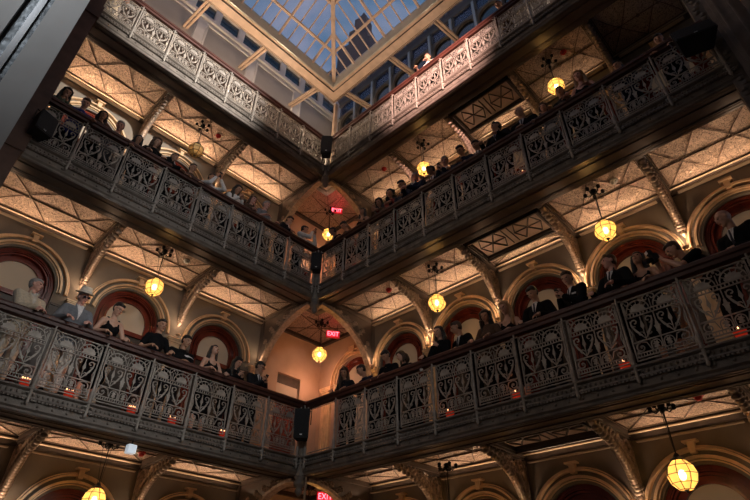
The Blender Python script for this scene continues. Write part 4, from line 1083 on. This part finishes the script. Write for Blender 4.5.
tag(m.build('conduit_pipe',M['pipe'],smooth=True),'pale vertical pipe dropping from the corner of the lowest balcony','pipe')
def speaker(loc,rz,sx,sy,sz,tilt,label):
    e=empty('loudspeaker',loc,rz); e.rotation_euler=(tilt,0,rz); tag(e,label,'speaker')
    m=MB(); poly=[(-sx/2,-sy/2),(sx/2,-sy/2),(sx*.34,sy/2),(-sx*.34,sy/2)]
    m.prism(poly,lambda a,b,t:V(a,b,t),-sz/2,sz/2); m.build('cabinet',M['black'],e)
    m=MB(); m.box(-sx*.46,sx*.46,-sy/2-.012,-sy/2-.001,-sz*.46,sz*.46); g=m.build('grille',mat('speaker_grille',(.02,.02,.02),.7,.3,.4,200,.6,300),e)
    m=MB(); m.box(-.025,.025,-sy/2-.016,-sy/2-.012,-sz*.42,-sz*.38); m.build('badge',M['white'],g)
    m=MB(); m.tube([(-sx*.5-.02,0,0),(-sx*.5-.02,0,sz*.5+.04),(sx*.5+.02,0,sz*.5+.04),(sx*.5+.02,0,0),],.012,6); m.tube([(0,0,sz*.5+.04),(0,.0,sz*.5+.09)],.02,6); m.build('yoke',M['blackmetal'],e)
speaker((-.24,-.24,-.60),-PI/4,.32,.28,.62,0,'tall black loudspeaker fixed to the corner of the lowest balcony')
speaker((-.20,-.20,3.68),-PI/4,.28,.24,.52,0,'black loudspeaker fixed to the corner of the middle balcony')
speaker((-.24,-.24,8.02),-PI/4,.34,.26,.74,0,'black loudspeaker fixed to the corner of the top balcony')
speaker((-.28,-9.62,3.70),-1.30,.60,.34,.42,-.35,'large black loudspeaker hung at the right-hand end of the middle right balcony')
speaker((-6.98,-.22,3.36),.35,.34,.28,.5,-.1,'black loudspeaker at the left-hand end of the middle left balcony')
# ------------------------------------------------------------------ exit signs
def exit_sign(loc,rz,label,hang):
    e=empty('exit_sign',loc,rz); tag(e,label,'sign')
    m=MB(); m.box(-.20,.20,-.03,.03,-.11,.11); m.build('housing',M['redpl'],e)
    m=MB(); m.box(-.185,.185,-.034,-.031,-.097,.097); fc=m.build('face',M['signred'],e)
    cu=bpy.data.curves.new('txt','FONT'); cu.body='EXIT'; cu.size=.19; cu.extrude=.002; cu.align_x='CENTER'; cu.align_y='CENTER'
    to=bpy.data.objects.new('txt',cu); COL.objects.link(to); dg=bpy.context.evaluated_depsgraph_get()
    me=bpy.data.meshes.new_from_object(to.evaluated_get(dg)); bpy.data.objects.remove(to)
    for v in me.vertices: v.co=V(v.co.x*.86,-.037-v.co.z,v.co.y)
    me.materials.clear(); me.materials.append(M['signlet']); me.name='letters'
    o=bpy.data.objects.new('letters',me); COL.objects.link(o); o.parent=fc
    m=MB(); m.tube([(-.12,0,.11),(-.12,0,hang)],.006,6); m.tube([(.12,0,.11),(.12,0,hang)],.006,6); m.build('hanger',M['blackmetal'],e)
    l=bpy.data.lights.new('sign_light','POINT'); l.energy=1.6; l.color=(1,.05,.08); l.shadow_soft_size=.1
    lo=bpy.data.objects.new('sign_light',l); COL.objects.link(lo); lo.location=(0,-.12,0); lo.parent=e
exit_sign((1.50,.93,2.60),-.60,'red EXIT sign hanging in the corner bay above the lowest balcony',.30)
exit_sign((1.36,.96,7.09),-.60,'red EXIT sign hanging in the corner bay above the middle balcony',.15)
exit_sign((1.36,.70,-1.70),-.60,'red EXIT sign in the corner bay at the bottom edge of the picture',.28)
# ------------------------------------------------------------------ ceiling strobes and detectors
def strobe(loc,label,red=True):
    e=empty('ceiling_strobe' if red else 'smoke_detector',loc); tag(e,label,'alarm')
    m=MB(); m.lathe([(.075,0),(.08,-.02),(.07,-.035),(.001,-.036)],n=16); m.build('base',M['white'] if not red else M['redpl'],e,auto=True)
    m=MB(); m.lathe([(.05,-.03),(.055,-.06),(.035,-.085),(.001,-.09)],n=14); m.build('dome',M['redpl'] if red else M['white'],e,auto=True)
for lv,x,y,r,l in ((2,-3.12,1.12,1,'small red alarm on the ceiling beside the unlit pendant'),(2,1.12,-7.33,1,'small red alarm on the ceiling above the head that hides a lit lamp'),
   (2,1.09,-1.44,1,'small red alarm on the top-story ceiling nearest the corner, right wing'),(1,1.1,-7.46,0,'small white detector on the ceiling right of the lit pendant, under the middle right balcony'),
   (1,-3.10,1.08,0,'small white detector on the ceiling beside the lit pendant, under the middle left balcony'),(0,1.09,-7.58,1,'small red alarm on the ceiling near the largest lit pendant'),
   (0,-2.86,1.4,1,'small red alarm on the ceiling behind the white box'),(1,1.13,-1.56,1,'small red alarm under the middle balcony nearest the corner, right wing')):
    strobe((x,y,RAIL[lv]+CE),l,bool(r))
e=empty('white_box',(-3.60,.16,-1.72)); tag(e,'small bright white box hanging under the lowest left balcony','box')
m=MB(); m.box(-.07,.07,-.06,.06,-.07,.07); m.build('casing',mat('lit_white_box',(.8,.85,.9),.4,emit=(.75,.88,1),es=.4),e); m=MB(); m.tube([(0,0,.07),(0,0,.16)],.015,8); m.build('stem',M['blackmetal'],e)
# ------------------------------------------------------------------ red candle lanterns on the gallery floors
def lantern(loc,label,big=1.):
    e=empty('candle_lantern',loc); tag(e,label,'lantern','red lanterns along the railing'); b=big*.8
    m=MB(); m.lathe([(.10*b,0),(.12*b,.01),(.085*b,.06),(.10*b,.17*b),(.095*b,.17*b),(.075*b,.07),(.0,.065)],n=18); m.build('red_holder',M['redglass'],e,auto=True)
    for k in range(4):
        x=(-.066+.044*k)*b; y=.012*(k%2)
        c=MB(); c.tube([(x,y,.05),(x,y,.185*b)],.013,8); co=c.build('candle',M['white'],e); f=MB(); f.lathe([(.002,.185*b),(.010,.20*b),(.007,.217*b),(.001,.232*b)],(x,y,0),8); f.build('flame',M['flame'],co,smooth=True)
    l=bpy.data.lights.new('candle_light','POINT'); l.energy=.25; l.color=(1,.25,.08); l.shadow_soft_size=.05
    lo=bpy.data.objects.new('candle_light',l); COL.objects.link(lo); lo.location=(0,0,.32); lo.parent=e
for i,s in enumerate((5.53,4.86,3.79,3.01,1.91)): lantern(TA(s,.12,RAIL[0]+FL),'red candle lantern on the floor behind the lowest left railing, %s'%['leftmost','second from the left','third from the left','fourth from the left','nearest the corner'][i])
for i,s in enumerate((3.9,5.25,7.01,8.5)): lantern(TB(s,.12,RAIL[0]+FL),'red candle lantern on the floor behind the lowest right railing, %s'%['nearest the corner','second from the corner','third from the corner','rightmost'][i])
for i,s in enumerate((1.35,6.15)): lantern(TB(s,.12,RAIL[1]+FL),'red candle lantern behind the middle right railing, %s'%['near the corner','in the middle of the row'][i],1.1)
# invented pale tables standing in for unclear lit shapes behind the lowest railings
for w,T,s,lab in (('A',TA,4.35,'small pale table, an invented stand-in, behind the lowest left railing'),('B',TB,7.72,'small pale table, an invented stand-in, behind the lowest right railing')):
    e=empty('table_stand_in',T(s,.95,RAIL[0]+FL)); tag(e,lab,'table')
    m=MB(); m.lathe([(.30,.98),(.31,1.0),(.31,1.02),(.29,1.03),(.001,1.03)],n=24); m.build('table_top',CL['ivory'],e,auto=True)
    m=MB(); pr=[]; n=24; vs=[]; fs=[]
    for j,(r,z) in enumerate(((.30,1.0),(.24,.75),(.16,.5),(.22,.25),(.30,.02))):
        for k in range(n): vs.append(V(r*(1+.05*math.sin(6*2*PI*k/n))*math.cos(2*PI*k/n),r*(1+.05*math.sin(6*2*PI*k/n))*math.sin(2*PI*k/n),z))
    for j in range(4):
        for k in range(n): fs.append((j*n+k,j*n+(k+1)%n,(j+1)*n+(k+1)%n,(j+1)*n+k))
    m.add(vs,fs); m.build('table_cover',CL['cream'],e,smooth=True)
# ------------------------------------------------------------------ columns that close the view left and right
m=MB(); m.box(-7.66,-7.06,-.12,.35,GROUND,11.9); m.box(-7.70,-7.03,-.15,.38,-1.62,-1.2); m.box(-7.70,-7.03,-.15,.38,2.7,3.1); m.box(-7.70,-7.03,-.15,.38,7.0,7.44)
trim(m.build('t',M['column']),'dark brown corner column at the left-hand end of the left wing')
e=empty('steel_frame',(-8.05,-6.62,GROUND)); tag(e,'large pale grey steel frame very close to the camera at the left edge','frame')
m=MB(); m.box(.46,.595,-.24,.2,0,17.5); m.box(.50,.60,-.25,-.24,0,17.5); m.build('front_flange',M['steel'],e)
m=MB(); m.box(.35,.46,-.16,.2,0,17.5); gr=m.build('dark_groove',M['steeld'],e)
m=MB(); m.box(-.75,.35,-.24,.2,0,17.5); m.build('back_panel',M['steel'],e)
m=MB(); m.box(.40,.43,-.20,-.16,0,17.5); m.build('guide_rail',M['chrome'],e)
m=MB(); zz=6.65+(-.0); z_=6.9
m.box(.31,.37,-.27,-.17,z_,z_+.09); m.tube([(.34,-.24,z_-.02),(.33,-.30,z_-.10),(.31,-.30,z_-.16)],.022,8); m.ball((.34,-.28,z_+.05),(.04,.03,.035),10); m.build('latch',M['chrome'],e,auto=True)
m=MB(); T=TB
m.box(-.02,.55,-10.42,-9.98,GROUND,13.0); m.box(-.06,.5,-10.36,-10.04,GROUND,13.0); m.box(-.10,.5,-10.13,-10.10,GROUND,13); m.box(-.10,.5,-10.30,-10.27,GROUND,13)
trim(m.build('t',M['colgrey']),'grey fluted pilaster at the far right end of the right wing')
m=MB(); m.box(-.12,.6,-10.62,-10.42,GROUND,13.0); m.box(-.2,.5,-11.6,-10.66,GROUND,13.0)
trim(m.build('t',M['colgrey']),'grey panelled pier right of the fluted pilaster')
m=MB(); m.box(.02,.4,-9.98,-9.78,GROUND,13); 
for k in range(170):
    z=GROUND+.05+k*.109
    m.ball((.015,-9.88+.04*math.sin(k*1.9),z),(.03,.06,.05),6)
trim(m.build('t',M['fascia']),'ornate strip of cast leaves beside the right-hand pilaster')
# ------------------------------------------------------------------ top gallery and skylight
ZR=11.5
def topwall(w):
    T=TF(w); L=WING[w]['L']; wn=WING[w]['name']; m=MB(); d0=D
    zb=RAIL[2]+FL; 
    cs=[]; s=-1.6
    while s<L+.5: cs.append(s); s+=.98 if w=='B' else .98
    z1=12.35; z2=13.25; z3=14.0
    if w=='A':
        m2=[(-D,L+.5,11.35,z2)]; dk=MB(); dk.add([T(-D,D,zb),T(L+.5,D,zb),T(L+.5,D,11.35),T(-D,D,11.35)],[(0,1,2,3)]); dk.prism([(-D,11.28),(-D,11.38),(L+.5,11.38),(L+.5,11.28)],lambda a,b,t:T(a,t,b),D-.06,D+.02); struct(dk.build('wall_top_left_dado',mat('umber_wall',(.045,.034,.026),.6,0,.2,3)),'dark umber lower wall of the top left gallery')
        for a,b,c,e_ in m2: m.add([T(a,D,c),T(b,D,c),T(b,D,e_),T(a,D,e_)],[(0,1,2,3)])
        # mullions and head
        for s in [x-.49 for x in cs]: m.prism([(s-.12,z2),(s-.12,z3),(s+.12,z3),(s+.12,z2)],lambda a,b,t:T(a,t,b),D-.03,D+.12)
        m.prism([(-D,z3),(-D,z3+.35),(L+.5,z3+.35),(L+.5,z3)],lambda a,b,t:T(a,t,b),D-.03,D+.12)
        o=m.build('wall_top_'+wn,M['pale']); struct(o,'pale grey wall of the top gallery, left wing')
        k=MB()
        s=-1.9; 
        while s<L:
            fn=lambda a,b,t:T(a,t,b)
            k.strip([(s,11.3),(s+1.75,11.3),(s+1.75,12.85),(s,12.85)],.07,fn,D-.06,D+.0,True); s+=2.1
        k.prism([(-D,13.08),(-D,13.24),(L+.5,13.24),(L+.5,13.08)],fn,D-.09,D)
        trim(k.build('t',M['pale']),'raised panel frames on the pale wall of the top left gallery')
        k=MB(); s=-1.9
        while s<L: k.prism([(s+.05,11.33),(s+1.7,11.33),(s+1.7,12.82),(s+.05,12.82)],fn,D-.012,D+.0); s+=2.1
        trim(k.build('t',mat('pale_panel_shade',(.30,.28,.26),.6,0,.06,2)),'panel infill on the top left gallery wall, recess shade put into its colour')  # shade of the recessed panels put into a darker infill colour
        x=MB()
        for s in cs:
            x.prism([(s-.37,z2),(s-.37,z3),(s+.37,z3),(s+.37,z2)],lambda a,b,t:T(a,t,b),D+.06,D+.07)
        o=x.build('window_top_left',mat('dark_glass',(.02,.025,.03),.1,0,coat=.5)); struct(o,'row of small windows high on the top left gallery wall')
        bars=MB()
        for s in cs:
            bars.box(*(sorted((T(s-.01,0,0).x,T(s+.01,0,0).x))),D+.05,D+.08,z2,z3); 
            bars.box(*(sorted((T(s-.37,0,0).x,T(s+.37,0,0).x))),D+.05,D+.08,z2+.45,z2+.48)
        b=bars.build('glazing_bar',M['blackmetal']); b.parent=o
    else:
        fn=lambda a,b,t:T(a,t,b)
        m.add([T(-D,D,zb),T(L+.5,D,zb),T(L+.5,D,11.6),T(-D,D,11.6)],[(0,1,2,3)])
        m.prism([(-D,11.6),(-D,11.75),(L+.5,11.75),(L+.5,11.6)],fn,D-.10,D+.1)
        b=[-D]+[(cs[i]+cs[i+1])/2 for i in range(len(cs)-1)]+[L+.5]
        for i,c in enumerate(cs): wall_bay(m,T,b[i],b[i+1],c,13.35,11.7,12.85,.40,thick=.12)
        for s in b[1:-1]: m.prism([(s-.10,13.35),(s-.10,14.05),(s+.10,14.05),(s+.10,13.35)],fn,D-.03,D+.10)
        m.prism([(-D,14.0),(-D,14.3),(L+.5,14.3),(L+.5,14.0)],fn,D-.03,D+.10)
        o=m.build('wall_top_'+wn,mat('drab_plaster',(.15,.13,.105),.7,0,.1,2)); struct(o,'grey wall with arched openings of the top gallery, right wing')
        x=MB()
        for c in cs: x.prism([(c-.44,11.72),(c-.44,13.28),(c+.44,13.28),(c+.44,11.72)],fn,D+.10,D+.11)
        q=x.build('window_top_arched',mat('dark_glass',(.02,.025,.03),.1,0,coat=.5)); struct(q,'row of dark arched windows on the top right gallery wall')
        x=MB()
        for c in cs: x.prism([(c-.40,13.34),(c-.40,14.02),(c+.40,14.02),(c+.40,13.34)],fn,D+.05,D+.055)
        q=x.build('window_top_square',M['glass']); struct(q,'row of small square windows above the dark arches, top right gallery')
        bars=MB()
        for s in b[1:-1]: bars.prism([(s-.05,11.7),(s-.05,13.9),(s+.05,13.9),(s+.05,11.7)],fn,D-.10,D-.02)
        trim(bars.build('t',M['sky_lead']),'slender mullions between the arched windows of the top right gallery')
topwall('A'); topwall('B')
# top gallery glass lean-to with tie beams, ring beam
ri,ro=.08,.56
def rect_ring(m,i,o,z0,z1,X=-7.75,Y=-10.15):
    # ring around the atrium opening, inner offset i, outer offset o
    m.box(X-o,o,i,o,z0,z1); m.box(i,o,Y-o,i,z0,z1); m.box(X-o,X-i,Y-o,i,z0,z1); m.box(X-i,i,Y-o,Y-i,z0,z1)
m=MB(); rect_ring(m,ri,ro,ZR,ZR+.28); rect_ring(m,ri+.10,ro-.10,ZR-.05,ZR); rect_ring(m,ri+.02,ri+.16,ZR+.28,ZR+.5); rect_ring(m,ro-.09,ro+.06,ZR+.22,ZR+.34)
trim(m.build('t',M['sky_timber']),'warm lit timber ring beam around the skylight')
m=MB(); rect_ring(m,ri+.085,ri+.10,ZR-.052,ZR+.01); rect_ring(m,ro-.10,ro-.085,ZR-.052,ZR+.01); rect_ring(m,ro-.03,ro-.015,ZR-.004,ZR+.01)
trim(m.build('t',M['dark']),'dark grooves along the underside of the skylight ring')
m=MB(); rect_ring(m,ri-.035,ri,ZR+.02,ZR+.52); trim(m.build('t',M['sky_lead']),'grey metal flashing along the inner edge of the skylight ring')
SL=.62; X0,Y0=-7.75,-10.15
def ties(w,ss):
    T=TF(w)
    for i,s in enumerate(ss):
        m=MB(); fn=lambda d,z,t:T(t,d,z)
        for sg in (-1,1): m.prism([(ro-.05,ZR+.02),(D,ZR+.42),(D,ZR+.53),(ro-.05,ZR+.13)],lambda d,z,t:T(t,d,z),s+sg*.055-.034,s+sg*.055+.034)
        for q in (.2,.5,.8): d=ro+(D-ro)*q; m.prism([(d-.03,ZR+.02+.4*q+.06),(d+.03,ZR+.02+.4*q+.06),(d+.03,ZR+.10+.4*q),(d-.03,ZR+.10+.4*q)],fn,s-.05,s+.05)
        tag(m.build('tie_beam',M['sky_timber']),'double timber strut from the skylight ring to the top %s wall, %s'%(WING[w]['name'],ORD[i] if i<4 else 'farthest from the corner'),'beam','struts around the skylight')
ties('A',[.28,2.55,4.72,6.9]); ties('B',[.05,2.2,4.15,6.3,8.5])
m=MB(); m.box(1.0,1.12,1.0,1.12,RAIL[2]+FL,ZR+.8)
tag(m.build('timber_post',M['sky_timber']),'slender timber post standing in the corner of the top gallery','post')
g=MB(); Lx,Ly=-8.1,-10.5
g.add([(ro,ro,ZR+.45),(Lx,ro,ZR+.45),(Lx,D+.05,ZR+2.8),(D+.05,D+.05,ZR+2.8)],[(0,1,2,3)]); g.add([(ro,ro,ZR+.45),(D+.05,D+.05,ZR+2.8),(D+.05,Ly,ZR+2.8),(ro,Ly,ZR+.45)],[(0,1,2,3)])
struct(g.build('ceiling_glass_gallery',M['glass']),'sloping glass roof over the top gallery')
# hipped glass roof
def S(p):  # height of the hip roof above a plan point
    x,y=p; dd=min(-x+ri,-y+ri,x-X0+ri,y-Y0+ri); return ZR+.42+SL*dd
cx0,cx1=ri,X0-ri; cy0,cy1=ri,Y0-ri; h=(cx0-cx1)/2
R1,R2=(cx0-h,cy0-h),(cx0-h,cy1+h); zr=ZR+.42+SL*h
C4=[(cx0,cy0,ZR+.42),(cx1,cy0,ZR+.42),(cx1,cy1,ZR+.42),(cx0,cy1,ZR+.42)]; RA,RB=(R1[0],R1[1],zr),(R2[0],R2[1],zr)
g=MB(); g.add(C4+[RA,RB],[(0,1,4),(1,2,5,4),(2,3,5),(3,0,4,5)]); struct(g.build('ceiling_skylight_glass',M['glass']),'glass panes of the hipped skylight')
m=MB()
def bar(p,q,w,hh,mb):
    p=V(*p);q=V(*q); t=(q-p).normalized(); a=t.cross(V(0,0,1)).normalized(); b=a.cross(t)
    vs=[c+a*sx*w/2+b*sz for c in(p,q) for sx in(-1,1) for sz in(-hh,0)]
    mb.add(vs,[(0,1,3,2),(4,6,7,5),(0,4,5,1),(2,3,7,6),(0,2,6,4),(1,5,7,3)])
hip=empty('skylight_frame',(0,0,ZR)); tag(hip,'hipped timber framework of the big skylight with rafters and purlins','skylight')
hm=MB(); 
for c,r in ((C4[0],RA),(C4[1],RA),(C4[2],RB),(C4[3],RB)): bar(c,r,.13,.22,hm)
bar(RA,RB,.12,.2,hm); o=hm.build('hip_rafters',M['sky_timber']); o.parent=hip; o.location=(0,0,-ZR)
rf=MB(); k=0; x=-.62+.37
while x>cx1+.1:
    big=(k%4==2); dd=min(cx0-x,x-cx1); 
    if dd>.05:
        bar((x,cy0,ZR+.42),(x,cy0-dd,ZR+.42+SL*dd),.055 if big else .032,.14 if big else .06,rf); bar((x,cy1,ZR+.42),(x,cy1+dd,ZR+.42+SL*dd),.055 if big else .032,.14 if big else .06,rf)
    x-=.37;k+=1
y=-.62+.37;k=0
while y>cy1+.1:
    big=(k%4==2); dd=min(cy0-y,y-cy1,h); 
    if dd>.05:
        bar((cx0,y,ZR+.42),(cx0-dd,y,ZR+.42+SL*dd),.055 if big else .032,.14 if big else .06,rf); bar((cx1,y,ZR+.42),(cx1+dd,y,ZR+.42+SL*dd),.055 if big else .032,.14 if big else .06,rf)
    y-=.37;k+=1
o=rf.build('common_rafters',M['sky_timber']); o.parent=hip; o.location=(0,0,-ZR)
pu=MB()
for dd in (.66,1.65,2.65):
    z=ZR+.42+SL*dd-.05; a=[(cx0-dd,cy0-dd,z),(cx1+dd,cy0-dd,z),(cx1+dd,cy1+dd,z),(cx0-dd,cy1+dd,z)]
    for i in range(4): bar(a[i],a[(i+1)%4],.07,.09,pu)
o=pu.build('purlins',M['sky_timber']); o.parent=hip; o.location=(0,0,-ZR)
# tower beyond the roof
e=empty('tower',(-7.5+38*math.cos(math.radians(46.5)),-9.3+38*math.sin(math.radians(46.5)),GROUND)); tag(e,'dark stepped office tower seen through the skylight glass','building')
e.rotation_euler=(0,0,.3)
m=MB(); H0=-4.2-GROUND
def tb(hw,z0,z1,dx=0): m.box(-hw+dx,hw+dx,-hw,hw,z0,z1)
tb(3.1,0,H0+38*1.33,.9*0); tb(2.1,H0+38*1.30,H0+38*1.47); tb(1.25,H0+38*1.47,H0+38*1.58); tb(.8,H0+38*1.58,H0+38*1.66)
m.build('masonry',M['towerm'],e)
m=MB(); m.lathe([(.9,H0+38*1.66),(.6,H0+38*1.68),(.05,H0+38*1.72)],n=4); m.build('spire_roof',M['towerm'],e)
m=MB()
for zz in range(28):
    z=6+zz*1.9
    if z<H0+38*1.30-1.5:
        for q in range(5):
            for fc in range(2):
                u=-2.5+q*1.25
                if fc==0: m.box(u-.25,u+.25,-3.13,-3.10,z,z+1.0)
                else: m.box(-3.13,-3.10,u-.25,u+.25,z,z+1.0)
m.build('windows',mat('tower_glass',(.02,.02,.03),.2),e)
# ------------------------------------------------------------------ ground and the wings behind the camera
g=MB(); g.box(-12,4,-14,4,GROUND-.2,GROUND); struct(g.build('floor',M['tile']),'ground floor of the atrium')
g=MB(); g.add([(-11.6,-13.6,GROUND),(-11.6,3,GROUND),(-11.6,3,14.5),(-11.6,-13.6,14.5)],[(0,1,2,3)]); struct(g.build('wall_back',M['plaster']),'wall behind the left side of the atrium')
g=MB(); g.add([(-11.6,-13.6,GROUND),(3,-13.6,GROUND),(3,-13.6,14.5),(-11.6,-13.6,14.5)],[(0,1,2,3)]); struct(g.build('wall_front',M['plaster']),'wall behind the camera side of the atrium')
g=MB(); g.box(-11.6,-8.4,-13.6,3,ZR+.5,ZR+.7); g.box(-8.4,3,-13.6,-10.8,ZR+.5,ZR+.7); struct(g.build('ceiling_behind_camera',M['plaster']),'roof over the galleries behind the camera')
# ------------------------------------------------------------------ lights the place has, and added fill
def point(loc,e_,col,r=.05,name='uplight'):
    l=bpy.data.lights.new(name,'POINT'); l.energy=e_; l.color=col; l.shadow_soft_size=r; o=bpy.data.objects.new(name,l); COL.objects.link(o); o.location=loc; return o
def spot(loc,to,e_,col,ang,bl=.3,r=.1,name='atrium_spot'):
    l=bpy.data.lights.new(name,'SPOT'); l.energy=e_; l.color=col; l.spot_size=math.radians(ang); l.spot_blend=bl; l.shadow_soft_size=r
    o=bpy.data.objects.new(name,l); COL.objects.link(o); o.location=loc; o.rotation_euler=(V(*to)-V(*loc)).to_track_quat('-Z','Y').to_euler(); return o
WARM=(1,.63,.39)
UP=MB(); UP.lathe([(.001,0),(.05,.005),(.065,.03),(.06,.035),(.045,.012),(.001,.01)],n=14); UM=UP.mesh('wall_uplight',True); UM.materials.append(M['gold'])
for w in 'AB':
    T=TF(w); cs=WING[w]['arch']; ps=[.17]+[(cs[i]+cs[i+1])/2 for i in range(len(cs)-1)]+([7.0] if w=='A' else [9.7])
    for lv in range(3):
        for i,s in enumerate(ps):
            pw={'A':{0:6.0,1:9.0,2:9.0},'B':{0:4.5,1:9.0,2:5.0}}[w][lv]
            if w=='B' and lv==2 and i>=4: continue
            if w=='B' and lv==2 and i==3: pw*=.35
            if i==0: pw*=.45
            z=RAIL[lv]+ZS-.035; d=D-.20
            o=bpy.data.objects.new('wall_uplight',UM); COL.objects.link(o); o.location=T(s,d+.03,z); tag(o,'small gilded uplight bowl on a pilaster capital, %s story, %s wing, %s'%(['lowest','second','third'][lv],WING[w]['name'],['in the corner','one bay out','two bays out','three bays out','four bays out','five bays out'][i]),'lamp','uplight bowls on the capitals')
            spot(T(s,d+.02,z+.05),T(s,d-.05,z+1.2),pw*3.2,WARM,105,.75,.05,'uplight_beam')
            point(T(s,d-.02,z+.12),pw*.22,WARM,.06)
def strip(c,xd,up,length,e_,col):
    l=bpy.data.lights.new('cornice_strip','AREA'); l.shape='RECTANGLE'; l.size=length; l.size_y=.04; l.energy=e_; l.color=col
    o=bpy.data.objects.new('cornice_strip',l); COL.objects.link(o); z=-V(*up).normalized(); x=V(*xd).normalized(); y=z.cross(x)
    o.matrix_world=Matrix.Translation(V(*c))@Matrix((x,y,z)).transposed().to_4x4()
CP_={('A',0):5,('A',1):6.5,('A',2):11,('B',0):4,('B',1):7.0,('B',2):4.5}
for w in 'AB':
    T=TF(w); ed=[0.]+WING[w]['br']+[WING[w]['L']]
    for lv in range(3):
        tr_=MB()
        for i,(a_,b_) in enumerate(zip(ed[:-1],ed[1:])):
            if b_-a_<.8: continue
            f_=1.
            if w=='B' and lv==2: f_=(1.1,.9,1.3,.35,.0)[i]
            if w=='B' and i==2: f_*=.8
            zc=RAIL[lv]+CE-.22; dd_=D-.19
            tr_.box(*sorted((T(a_+.2,0,0).x if w=='A' else D-.23,T(b_-.2,0,0).x if w=='A' else D-.14)),*sorted((D-.23,D-.14) if w=='A' else (T(a_+.2,0,0).y,T(b_-.2,0,0).y)),zc-.03,zc-.012)
            if f_>0: strip(T((a_+b_)/2,dd_,zc),T(1,0,0)-T(0,0,0),V(0,0,1)*.93+(T(0,-1,0)-T(0,0,0))*.36,(b_-a_)-.5,CP_[(w,lv)]*f_*(b_-a_)/2,WARM)
        trim(tr_.build('t',M['pipe']),'shallow light trough along the cornice under the %s balcony, %s wing'%(LEVN[lv],WING[w]['name']))
for lv in range(3): point((1.5,1.5,RAIL[lv]-2.9),{0:5,1:20,2:26}[lv],(1,.47,.29),.15,'corner_fill')  # added fill without a fixture, brightens the corner bay
# top gallery lamps that warm the struts and the ring
for x in (-1.4,-3.8,-6.0): point((x,1.2,9.3),150,(1,.72,.50),.12,'top_gallery_lamp')
for y in (-1.4,-3.6,-5.8,-8.0): point((1.2,y,9.5),26,(1,.72,.50),.12,'top_gallery_lamp')
# event spots on the top railings, then added unseen fill spots
spot((-7.9,-9.8,7.4),(0,-4.4,8.1),21000,(1,.60,.50),22,.9,.12)
spot((-1.0,-10.9,7.9),(-4.6,0,8.0),13000,(1,.93,.86),24,.8,.10)
spot((-4.2,-6.0,7.4),(-1.2,-1.2,11.8),760,(1,.74,.58),75,.8,.3)  # added unseen spot that warms the skylight ring
spot((-8.6,-10.6,3.0),(-7.7,-6.8,2.0),620,(.92,.96,1),90,.8,.3)  # added unseen spot that brightens the near steel frame
spot((-3.5,-10.6,1.6),(-5.4,0,-.6),780,(1,.97,.93),50,.9,.5)  # added fill wash, lowest left railing
spot((-3.5,-10.6,6.0),(-4.8,0,3.5),260,(1,.96,.92),48,.9,.5)  # added fill wash, middle left railing
spot((-8.3,-5.0,1.6),(0,-5.0,-.6),130,(1,.84,.72),75,.9,.5)  # added fill wash, lowest right railing
spot((-8.3,-5.0,6.2),(0,-5.0,3.5),65,(1,.84,.72),75,.9,.5)  # added fill wash, middle right railing
# ------------------------------------------------------------------ dusk sky
W=bpy.data.worlds.new('dusk'); sc.world=W; W.use_nodes=True; n=W.node_tree.nodes; l=W.node_tree.links; bg=n['Background']
tc=n.new('ShaderNodeTexCoord'); nz=n.new('ShaderNodeTexNoise'); nz.inputs['Scale'].default_value=4.5; nz.inputs['Detail'].default_value=7; nz.inputs['Distortion'].default_value=.6
l.new(tc.outputs['Generated'],nz.inputs['Vector']); cr=n.new('ShaderNodeValToRGB')
cr.color_ramp.elements[0].position=.42; cr.color_ramp.elements[0].color=(.062,.115,.195,1); cr.color_ramp.elements[1].position=.75; cr.color_ramp.elements[1].color=(.27,.24,.30,1)
l.new(nz.outputs['Fac'],cr.inputs['Fac']); l.new(cr.outputs['Color'],bg.inputs['Color']); bg.inputs['Strength'].default_value=1.5
# ------------------------------------------------------------------ camera
CP=V(-7.4903,-9.3407,-4.2093); yaw,pitch,roll=.76588,.62335,.010447; f_px=529.37
f=V(math.cos(pitch)*math.cos(yaw),math.cos(pitch)*math.sin(yaw),math.sin(pitch)); r=f.cross(V(0,0,1)).normalized(); u=r.cross(f)
r2=r*math.cos(roll)+u*math.sin(roll); u2=-r*math.sin(roll)+u*math.cos(roll)
cd=bpy.data.cameras.new('camera'); cam=bpy.data.objects.new('camera',cd); COL.objects.link(cam); cd.sensor_width=36; cd.lens=f_px/750*36; cd.clip_end=500; cd.clip_start=.05
mx=Matrix((r2,u2,-f)).transposed().to_4x4(); mx.translation=CP; cam.matrix_world=mx
sc.camera=cam
sc.view_settings.view_transform='Standard'; sc.view_settings.look='None'; sc.view_settings.gamma=1; sc.view_settings.exposure=.1; sc.view_settings.use_curve_mapping=False
